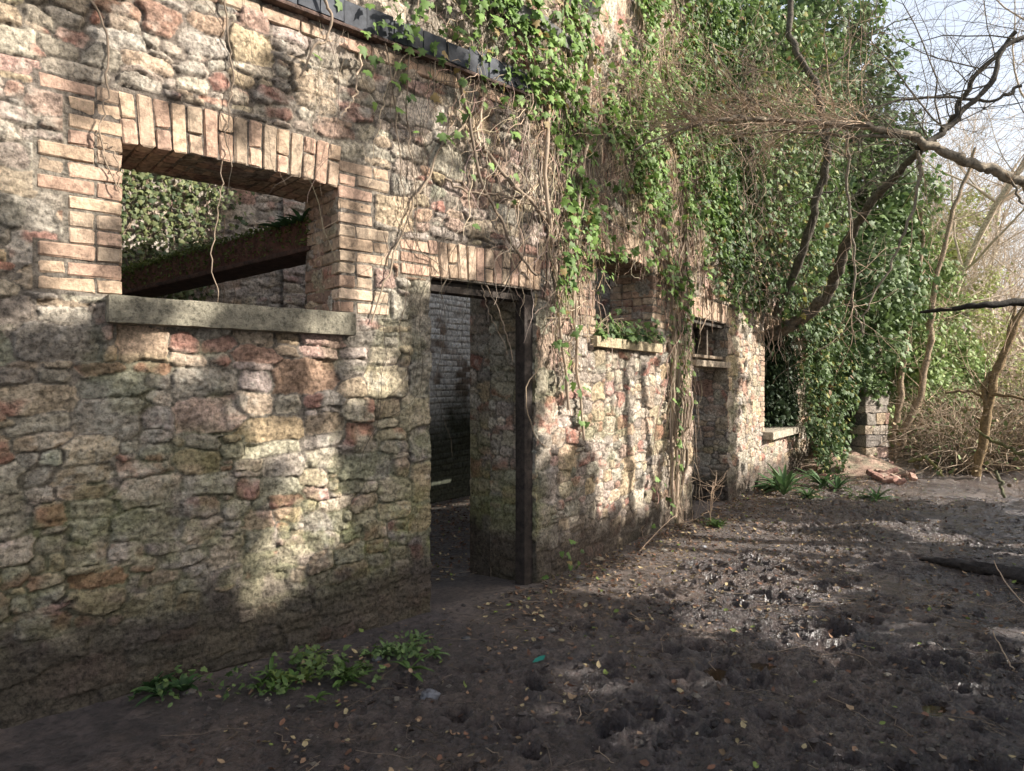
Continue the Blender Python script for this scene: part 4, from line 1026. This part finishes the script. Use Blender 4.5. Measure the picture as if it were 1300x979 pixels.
c = np.array([.30, .23, .14])*(.5+.9*R.rand(n, 1)); g_ = R.rand(n) < .55; c[g_] = np.array([.17, .22, .09])
leaves(a, pp, R.randn(n, 3)+[0, 0, 1], R.uniform(.05, .11, n), c, dead_t, jit=.8)
a.build('undergrowth', M_twig, None, kind='stuff', label='tangled brown bramble and brushwood thicket beyond the mud', cat='undergrowth')
# distant wooded hill
xa = np.linspace(-70, 90, 90); ya = np.linspace(44, 85, 22); Xg, Yg = np.meshgrid(xa, ya, indexing='ij')
Zg = .5+5.5*sst(44, 62, Yg)*(.6+.7*fbm(Xg*.08, Yg*.08, 181, 3))+.7*fbm(Xg*.9, Yg*.9, 182, 3)
F = grid_faces(90, 22); mesh_obj('hill', np.stack([Xg, Yg, Zg], -1).reshape(-1, 3), F.ravel(), np.full(len(F), 4), M_stone, None, (np.array([.26, .21, .15])*(.6+.7*fbm(Xg*.7, Yg*.7, 183, 3))[..., None]).reshape(-1, 3), kind='structure')

# ------------------------------------------------------------------ far pier, rubble, log, small things
pz = 13.6; pc = at(1098, 560, pz); g0 = float(ground_h(np.array([pc[0]]), np.array([pc[1]]))[0])
pier = empty('stone_pier', (pc[0], pc[1], g0), label='squat ruined stone pier standing beyond the ivy at the end of the wall', cat='pier')
def local_fn(c, rz):
    ca, sa_ = math.cos(rz), math.sin(rz); return lambda q: np.stack([c[0]+q[..., 0]*ca-q[..., 2]*sa_, c[1]+q[..., 0]*sa_+q[..., 2]*ca, c[2]+q[..., 1]], -1)
pf = local_fn((pc[0], pc[1], g0), .35); a = Acc(); v = -.1
while v < 1.38:
    h = rnd.uniform(.13, .24); s = -.30+rnd.uniform(-.03, .03)
    while s < .24:
        w = rnd.uniform(.2, .42); w = min(w, .30-s); col_ = pal[rnd.randrange(len(pal))]*.85
        rough_block(a, s, s+w-.015, v, v+h-.014, -.3+rnd.uniform(-.03, .02), .3, col_, .05, .04, rnd.randint(1, 99), pf); s += w
    v += h
rough_block(a, -.28, .28, -.1, 1.36, -.28, .28, (.12, .11, .1), .01, .1, 3, pf)
a.build('stonework', M_stone, pier)
a = Acc(); crown_leaves(a, [(pc[0]-.3, pc[1]-.1, g0+1.6, .7, .5, .35)], 1500, (.06, .1), D0, D1, ivy_t); 
e = empty('pier_ivy', (pc[0], pc[1], g0+1.35), label='cap of dark ivy hanging over the top of the squat stone pier', cat='ivy'); a.build('foliage', M_leaf, e)

# brick rubble: each brick an object
rub_g = 'broken bricks strewn by the far path'
bproto = None
for i in range(46):
    if i < 30: px, py = rnd.gauss(1070, 28), rnd.gauss(585, 10)
    else: px, py = rnd.gauss(1128, 16), rnd.gauss(606, 4)
    if py < 567: py = 567+rnd.random()*8
    p = pg(px, py+4)
    if i < 4:
        a = Acc(); f = local_fn((0, 0, 0), 0); rough_block(a, -.11, .11*rnd.uniform(.4, 1), -.035, .035, -.05, .055, [(.33, .19, .15), (.36, .23, .18), (.36, .27, .21), (.26, .15, .12)][i], .02, .03, i+1, f)
        o = a.build('broken_brick', M_brick, None); tag(o, 'red broken brick lying in the rubble heap at the far end of the wall', 'brick', rub_g)
        if i == 0: bp_ = []
        bp_.append(o)
    else:
        o = bp_[i % 4].copy(); COL.objects.link(o)
    o.location = (p[0], p[1], p[2]+.02+(.10*rnd.random() if i < 30 else .03)); o.rotation_euler = (rnd.uniform(-.5, .5), rnd.uniform(-.5, .5), rnd.uniform(0, 6.28)); s_ = rnd.uniform(.8, 1.3); o.scale = (s_, s_, s_)
# mound under the bricks
c0 = pg(1068, 592); t = np.linspace(0, 1, 30); th_ = np.linspace(0, 2*np.pi, 60); Tg, Ag = np.meshgrid(t, th_, indexing='ij')
Xm = c0[0]+Tg*1.1*np.cos(Ag); Ym = c0[1]+Tg*1.3*np.sin(Ag); Zm = ground_h(Xm, Ym)-.03+.30*(1-Tg**2)*(.5+.8*fbm(Xm*3, Ym*3, 191, 4))
F = grid_faces(30, 60)[:, ::-1]; nn = fbm(Xm*8, Ym*8, 192, 3)
mesh_obj('rubble_heap', np.stack([Xm, Ym, Zm], -1).reshape(-1, 3), F.ravel(), np.full(len(F), 4), M_stone, None, mix(np.array([.36, .25, .19]), np.array([.30, .25, .18]), sst(.4, .6, nn)).reshape(-1, 3),
         label='low heap of pinkish brick dust and rubble beside the stone pier', cat='rubble')

# charred log in the mud at right
pa_ = pg(1168, 712); pb_ = pg(1300, 742); d_ = norm(pb_-pa_); e = empty('charred_log', tuple(pa_), label='charred black log half sunk in the mud at the right', cat='log'); a = Acc()
pts = [pa_+[0, 0, .02], pa_+d_*.35+[0, 0, .045], pa_+d_*.8+[0, 0, .05], pa_+d_*1.5+[0, 0, .05], pa_+d_*2.4+[0, 0, .04]]
P = resample(pts, 60); an = np.arange(14)/14*2*np.pi; lt = norm(np.cross(d_, [0, 0, 1.]))
V = []; rr = .018+.085*np.linspace(0, 1, 60)**.6
for k in range(60):
    rad = rr[k]*(1+.7*(vn(np.cos(an)*3+9, np.sin(an)*3+k*.16, 5)-.5)+.35*(vn(np.cos(an)*8+9, np.sin(an)*8+k*.7, 6)-.5)); V.append(P[k]+rad[:, None]*(np.cos(an)[:, None]*lt+np.sin(an)[:, None]*np.array([0, 0, 1.])*.85))
V = np.array(V).reshape(-1, 3); k, m_ = np.meshgrid(np.arange(59), np.arange(14), indexing='ij'); q = np.stack([k*14+m_, (k+1)*14+m_, (k+1)*14+(m_+1) % 14, k*14+(m_+1) % 14], -1).reshape(-1, 4)
a.add(V, q.ravel(), np.full(len(q), 4), np.array([.035, .030, .028])); a.add([V[i] for i in range(14)], np.arange(14), [14], np.array([.05, .04, .035])); a.build('log', M_wood, e)
# teal scrap and grey stone
def scatter_leaf(name, px, py, size, col, label, cat, mat, tm=dead_t):
    p = pg(px, py); a = Acc(); leaves(a, np.array([[0, 0, .008]]), np.array([[0, -.2, 1.]]), [size], np.array([col]), tm, up=np.array([[.9, .4, .0]]), jit=.1)
    o = a.build(name, mat, None, label=label, cat=cat); o.location = tuple(p); return o
scatter_leaf('foil_scrap', 676, 843, .085, (.02, .20, .15), 'small crumpled teal green scrap lying on the mud', 'litter', M_green)
def pebble(px, py, r, label, colr=(.16, .16, .17), name='loose_stone', seed=3):
    p = pg(px, py); u = np.linspace(0, np.pi, 14); w = np.linspace(0, 2*np.pi, 22); U, Wd = np.meshgrid(u, w, indexing='ij')
    nx, ny, nz = np.sin(U)*np.cos(Wd), np.sin(U)*np.sin(Wd), np.cos(U); k = 1+.5*(vn(nx*2+seed, ny*2+nz*2, seed)-.5)
    o = mesh_obj(name, np.stack([nx*k*r, ny*k*r*.7, nz*k*r*.5], -1).reshape(-1, 3), grid_faces(14, 22).ravel(), np.full(13*21, 4), M_sill, None, np.tile(colr, (14*22, 1)), label=label, cat='stone'); o.location = (p[0], p[1], p[2]+r*.15)
pebble(545, 886, .055, 'smooth blue grey stone in the mud at bottom centre')
pebble(478, 838, .035, 'small dark stone beside the weeds at the wall foot', (.10, .10, .10), seed=5)
pebble(1127, 855, .02, 'tiny pale stone on the churned mud at right', (.45, .38, .28), seed=6)
pebble(893, 695, .03, 'pale flat stone on the path below the second door', (.35, .36, .38), seed=8)
pebble(592, 812, .03, 'dark round stone in front of the doorway', (.09, .09, .09), seed=9)
pebble(760, 712, .05, 'buff stone fallen at the foot of the lit wall', (.32, .25, .17), seed=10)

for q, (px, py, r, lab) in enumerate([(735, 735, .04, 'angular grey stone by the post side of the doorway'), (842, 700, .035, 'small buff stone in the leaf drift under the middle opening'), (948, 662, .05, 'grey stone at the base of the second door pier'), (1060, 640, .04, 'mossy stone in front of the smaller strap leaved fern'),
                                     (700, 800, .03, 'flat dark pebble on the mud left of the puddles'), (1010, 740, .03, 'half buried grey pebble near the tip of the charred log'), (240, 880, .04, 'mud stained stone among the left hand weeds'), (1180, 820, .03, 'dark wet pebble in the churned mud at lower right')]):
    pebble(px, py, r, lab, (.20-.012*q, .18-.011*q, .15-.008*q), seed=20+q)
# leaf litter and twigs (uncountable)
def litter_pts(n):
    x = R.uniform(-1.5, 7, n); y = 2.4+R.rand(n)**1.2*12; w = wall_dist(x, y)
    p = .05+.13*sst(.48, .6, fbm(x*1.1, y*1.1, 231, 3))+1.1*np.exp(-np.clip(w-.05, 0, 9)/.55)*sst(-.6, .5, x)+.6*sst(10.5, 13, y)+.25*np.exp(-((x-3.2)/1.)**2)*.3
    inside = (w < -.6) & (w > -3.2) & (x > -2) & (R.rand(n) < .5); k = ((R.rand(n) < p) & (w > .04)) | inside; return x[k], y[k]
x, y = litter_pts(60000); n = len(x); a = Acc()
c = np.array([[.20, .12, .07], [.28, .19, .11], [.12, .08, .055], [.33, .26, .14], [.15, .075, .045]])[R.randint(0, 5, n)]*(.6+.7*R.rand(n, 1))
gn = R.rand(n) < .05; c[gn] = np.array([.16, .20, .05]); z = gz(x, y)+.006+.015*R.rand(n)
leaves(a, np.stack([x, y, z], -1), np.array([0, 0, 1.])+np.zeros((n, 3)), R.uniform(.012, .05, n), c, dead_t, up=R.randn(n, 3)*[1, 1, .1], jit=.35)
a.build('leaf_litter', M_litter, None, kind='stuff', label='brown dead leaves scattered over the mud', cat='leaf litter')
n = 30000; x = R.uniform(-1.6, 7.5, n); y = 2.3+R.rand(n)**1.3*11; k = (wall_dist(x, y) > .03) & (R.rand(n) < sst(.38, .6, fbm(x*1.6, y*1.6, 221, 3))+.15+.6*np.exp(-np.clip(wall_dist(x, y), 0, 9)/.3)); x, y = x[k], y[k]; n = len(x)
oc = norm(np.array([[1, 0, 0], [.5, .87, 0], [-.5, .87, 0], [-1, 0, 0], [-.5, -.87, 0], [.5, -.87, 0], [.5, .3, .8], [-.5, .3, .8], [0, -.6, .8]]))
of = np.array([[0, 1, 6], [1, 2, 7], [1, 7, 6], [2, 3, 7], [3, 4, 7], [4, 8, 7], [4, 5, 8], [5, 0, 8], [0, 6, 8], [6, 7, 8]])
sz = .004+.016*R.rand(n)**3; th_ = R.rand(n)*6.28; Vc = oc[None]*(.55+.8*R.rand(n, 9, 1))*sz[:, None, None]*(1+.8*R.rand(n, 1, 3)*[1, 0, 0])
Vc = np.stack([Vc[..., 0]*np.cos(th_)[:, None]-Vc[..., 1]*np.sin(th_)[:, None], Vc[..., 0]*np.sin(th_)[:, None]+Vc[..., 1]*np.cos(th_)[:, None], Vc[..., 2]*.8], -1)+np.stack([x, y, gz(x, y)], -1)[:, None]
cc = np.array([.105, .080, .068])*(.35+1.1*R.rand(n, 1)); lt_ = R.rand(n) < .10; cc[lt_] = np.array([.26, .22, .17])*(.5+.7*R.rand(lt_.sum(), 1)); cc = np.hstack([cc, .25+.5*R.rand(n, 1)])
a = Acc(); a.add(Vc, (of[None]+np.arange(n)[:, None, None]*9).ravel(), np.full(n*10, 3), np.repeat(cc, 9, axis=0)); a.build('mud_clods', M_mud, None, smooth=False, kind='stuff', label='crumbs and clods of dark wet mud and grit', cat='mud')
x, y = litter_pts(16000); n = len(x); K = 6; az = R.rand(n)*6.28; L_ = R.uniform(.05, .38, n)**1.0; t = np.linspace(-.5, .5, K); a = Acc()
cx = x[:, None]+np.cos(az)[:, None]*L_[:, None]*t+.012*R.randn(n, K); cy = y[:, None]+np.sin(az)[:, None]*L_[:, None]*t+.012*R.randn(n, K)
zz_ = gz(cx.ravel(), cy.ravel()).reshape(cx.shape)*.5+gz(x, y)[:, None]*.5+.010+.008*R.rand(n, 1)
add_tubes(a, np.stack([cx, cy, zz_], -1), (.0008+.0026*R.rand(n)**2)[:, None]*np.linspace(1, .6, K)[None], np.array([.20, .15, .105])*(.3+1.2*R.rand(n, 1)**1.5), 4)
a.build('twig_litter', M_twig, None, kind='stuff', label='thin fallen twigs scattered over the mud', cat='twig litter')
# spindly shoot by the second door
p = pg(902, 668); e = empty('dry_sapling', tuple(p), label='spindly leafless shoot standing in front of the second door jamb', cat='twig'); a = Acc()
traced(a, [p, p+[.0, 0, .25], p+[.03, 0, .5]], .006, .003, TW*1.1, 9, .28, 1, TW*1.1, r_t=.003, bias=(0, 0, .6), wob=.01); a.build('stem', M_twig, e)
p = pg(800, 700); e = empty('dry_sapling', tuple(p), label='dry forked shoot leaning from the wall foot left of the second door', cat='twig'); a = Acc()
traced(a, [pg(812, 700)+[0, 0, 0], pg(835, 690)+[0, 0, .12], pg(870, 678)+[0, 0, .28]], .006, .003, TW, 7, .25, 1, TW, r_t=.003, wob=.01); a.build('stem', M_twig, e)

# ------------------------------------------------------------------ unseen off-frame evergreens, leaves laid out to cast the wanted shade
def hit_photo(Q):
    """where the shadow of Q falls, as photo pixel"""
    t_g = Q[:, 2]/SUN[2]; G = Q-SUN*t_g[:, None]; out = G.copy()
    # wall segments
    for (th_, ok_) in ((48.9, -1), (34.6, 1)):
        c_, s_ = math.cos(math.radians(th_)), math.sin(math.radians(th_)); nrm = np.array([c_, -s_, 0]); dr = np.array([s_, c_, 0])
        p0 = np.array([.201, 5.31, 0]); t = ((Q-p0)@nrm)/(SUN@nrm); H = Q-SUN*t[:, None]; al = (H-p0)@dr
        m_ = (H[:, 2] > 0) & ((al < 0) if ok_ < 0 else (al >= 0)); out[m_] = H[m_]
    y = np.maximum(out[:, 1], .5); return 650+FPX*out[:, 0]/y, 489.5-FPX*(out[:, 2]-EYE)/y, out
def shade_want(px, py, out):
    onwall = out[:, 2] > .01
    w = np.ones(len(px))
    el = lambda cx, cy, rx, ry, rot=0: np.exp(-(((px-cx)*math.cos(rot)+(py-cy)*math.sin(rot))/rx)**4-((-(px-cx)*math.sin(rot)+(py-cy)*math.cos(rot))/ry)**4)
    nz_ = fbm(px*.018, py*.018, 201, 3)-.5
    bound = np.interp(px, [-400, 0, 140, 300, 460, 545, 700, 870, 940, 1100], [330, 400, 400, 415, 470, 400, 640, 660, 330, 200])
    lit_up = sst(20, -40, py-bound+nz_*140)
    lit = lit_up*(.86+.0*px)
    lit = lit*(1-.62*sst(-.03, .10, fbm(px*.012, py*.010, 203, 3)-.53)*np.where(px < 560, 1, .7))
    for e_ in (el(325, 520, 30, 90, .15), el(405, 600, 68, 95), el(350, 710, 45, 90, .2), el(800, 540, 85, 130), el(735, 470, 60, 130), el(450, 470, 60, 40), el(200, 450, 60, 30)): lit = np.maximum(lit, e_*onwall)
    for e_ in (el(850, 725, 190, 48, .12), el(760, 705, 100, 32, -.3), el(1000, 690, 120, 14, .1), el(940, 790, 130, 30, .25), el(690, 742, 40, 18), el(1120, 592, 90, 14)): lit = np.maximum(lit, e_*(~onwall))
    lit = np.maximum(lit, .95*sst(.52, .62, fbm(px*.022, py*.06, 207, 3))*(~onwall)*(px > 650))
    lit = lit*(1-.8*el(735, 600, 18, 50)*onwall)
    return 1-lit
n = 330000; yq = R.uniform(-4.5, 9.0, n); zq = R.uniform(.2, 11, n); xq = np.maximum(7.0, .80*yq+1.6)+R.uniform(0, 1.6, n)
Q = np.stack([xq, yq, zq], -1); px, py, out = hit_photo(Q)
want = shade_want(px, py, out); far = out[:, 1] > 9.5
want = np.where(far, .25, want); want = np.where((out[:, 2] > 3.9) & ~far, .06, want)
clm = fbm(yq*2.2, zq*2.2, 205, 2)
k = (R.rand(n) < want**2.6*.36*sst(.25, .5, clm+.35*want)) & (zq < 10.5)
Q = Q[k]; yq = yq[k]; n = len(Q); print('shade leaves', n)
edges = [-4.5, -1.5, 1.2, 4.0, 6.6, 9.01]
labs = ['nearest of the unseen evergreens shaped to shade the yard', 'second unseen evergreen shaped to shade the yard', 'third unseen evergreen shaped to shade the yard, opposite the doorway', 'fourth unseen evergreen shaped to shade the yard', 'farthest unseen evergreen shaped to shade the yard']
for i in range(5):
    m_ = (yq >= edges[i]) & (yq < edges[i+1]); q = Q[m_]; mid = (edges[i]+edges[i+1])/2; bx_ = max(7.8, .8*mid+2.6)
    base = np.array([bx_, mid, float(ground_h(np.array([bx_]), np.array([mid]))[0])]); e = tree_thing('shade_evergreen', base, labs[i], group='unseen evergreens shaped to shade the yard')
    a = Acc(); nn = len(q); c = mix(np.array(D0), np.array(D1), R.rand(nn)); leaves(a, q, R.randn(nn, 3)*.5+SUN, R.uniform(.11, .2, nn), c, ivy_t, jit=.5); a.build('crown', M_leaf, e)
    a = Acc(); tube_path(a, [base-[0, 0, .1], base+[.1, .1, 3], base+[0, -.1, 6], base+[.1, 0, 9]], .11, .03, BK, 20, 8, .1); a.build('trunk', M_bark, e)

# ------------------------------------------------------------------ camera, light, sky
cam = bpy.data.cameras.new('camera'); co = bpy.data.objects.new('camera', cam); COL.objects.link(co)
co.location = (0, 0, EYE); co.rotation_euler = (math.pi/2, 0, 0); cam.sensor_width = 36; cam.lens = 36*FPX/1300; cam.clip_end = 500; cam.clip_start = .05
sc.camera = co
sl_ = bpy.data.lights.new('sun', 'SUN'); sl_.energy = 10.0; sl_.angle = math.radians(.53); sl_.color = (1, .935, .855)
so = bpy.data.objects.new('sun', sl_); COL.objects.link(so); so.rotation_euler = Vector(SUN).to_track_quat('Z', 'Y').to_euler(); so.location = (12, -2, 10)
w = bpy.data.worlds.new('World'); sc.world = w; w.use_nodes = True; nt = w.node_tree; bg = nt.nodes['Background']
sky = nt.nodes.new('ShaderNodeTexSky'); sky.sky_type = 'NISHITA'; sky.sun_disc = False
sky.sun_elevation = math.asin(SUN[2]); sky.sun_rotation = math.atan2(SUN[0], SUN[1]); sky.air_density = 1.0; sky.dust_density = 5.0; sky.ozone_density = 1.0
tcw = nt.nodes.new('ShaderNodeTexCoord'); sep = nt.nodes.new('ShaderNodeSeparateXYZ'); nt.links.new(tcw.outputs['Generated'], sep.inputs[0])
nz = nt.nodes.new('ShaderNodeTexNoise'); nz.inputs['Scale'].default_value = 2.5; nz.inputs['Detail'].default_value = 6; nt.links.new(tcw.outputs['Generated'], nz.inputs['Vector'])
# bright thin haze towards the horizon, breaking up higher
m1 = nt.nodes.new('ShaderNodeMapRange'); m1.inputs[1].default_value = .75; m1.inputs[2].default_value = .1; m1.inputs[3].default_value = .22; m1.inputs[4].default_value = .88; nt.links.new(sep.outputs['Z'], m1.inputs[0])
m2 = nt.nodes.new('ShaderNodeMapRange'); m2.inputs[1].default_value = .35; m2.inputs[2].default_value = .6; m2.inputs[3].default_value = .7; m2.inputs[4].default_value = 1.1; nt.links.new(nz.outputs['Fac'], m2.inputs[0])
mm = nt.nodes.new('ShaderNodeMath'); mm.operation = 'MULTIPLY'; mm.use_clamp = True; nt.links.new(m1.outputs[0], mm.inputs[0]); nt.links.new(m2.outputs[0], mm.inputs[1])
mxw = nt.nodes.new('ShaderNodeMix'); mxw.data_type = 'RGBA'; mxw.inputs[7].default_value = (3.6, 3.7, 3.85, 1); nt.links.new(mm.outputs[0], mxw.inputs[0]); nt.links.new(sky.outputs[0], mxw.inputs[6]); nt.links.new(mxw.outputs[2], bg.inputs['Color'])
bg.inputs['Strength'].default_value = .32
sc.view_settings.view_transform = 'Standard'; sc.view_settings.look = 'None'; sc.view_settings.exposure = 0; sc.view_settings.gamma = 1
sc.render.engine = 'CYCLES'; sc.cycles.max_bounces = 5; sc.cycles.diffuse_bounces = 3
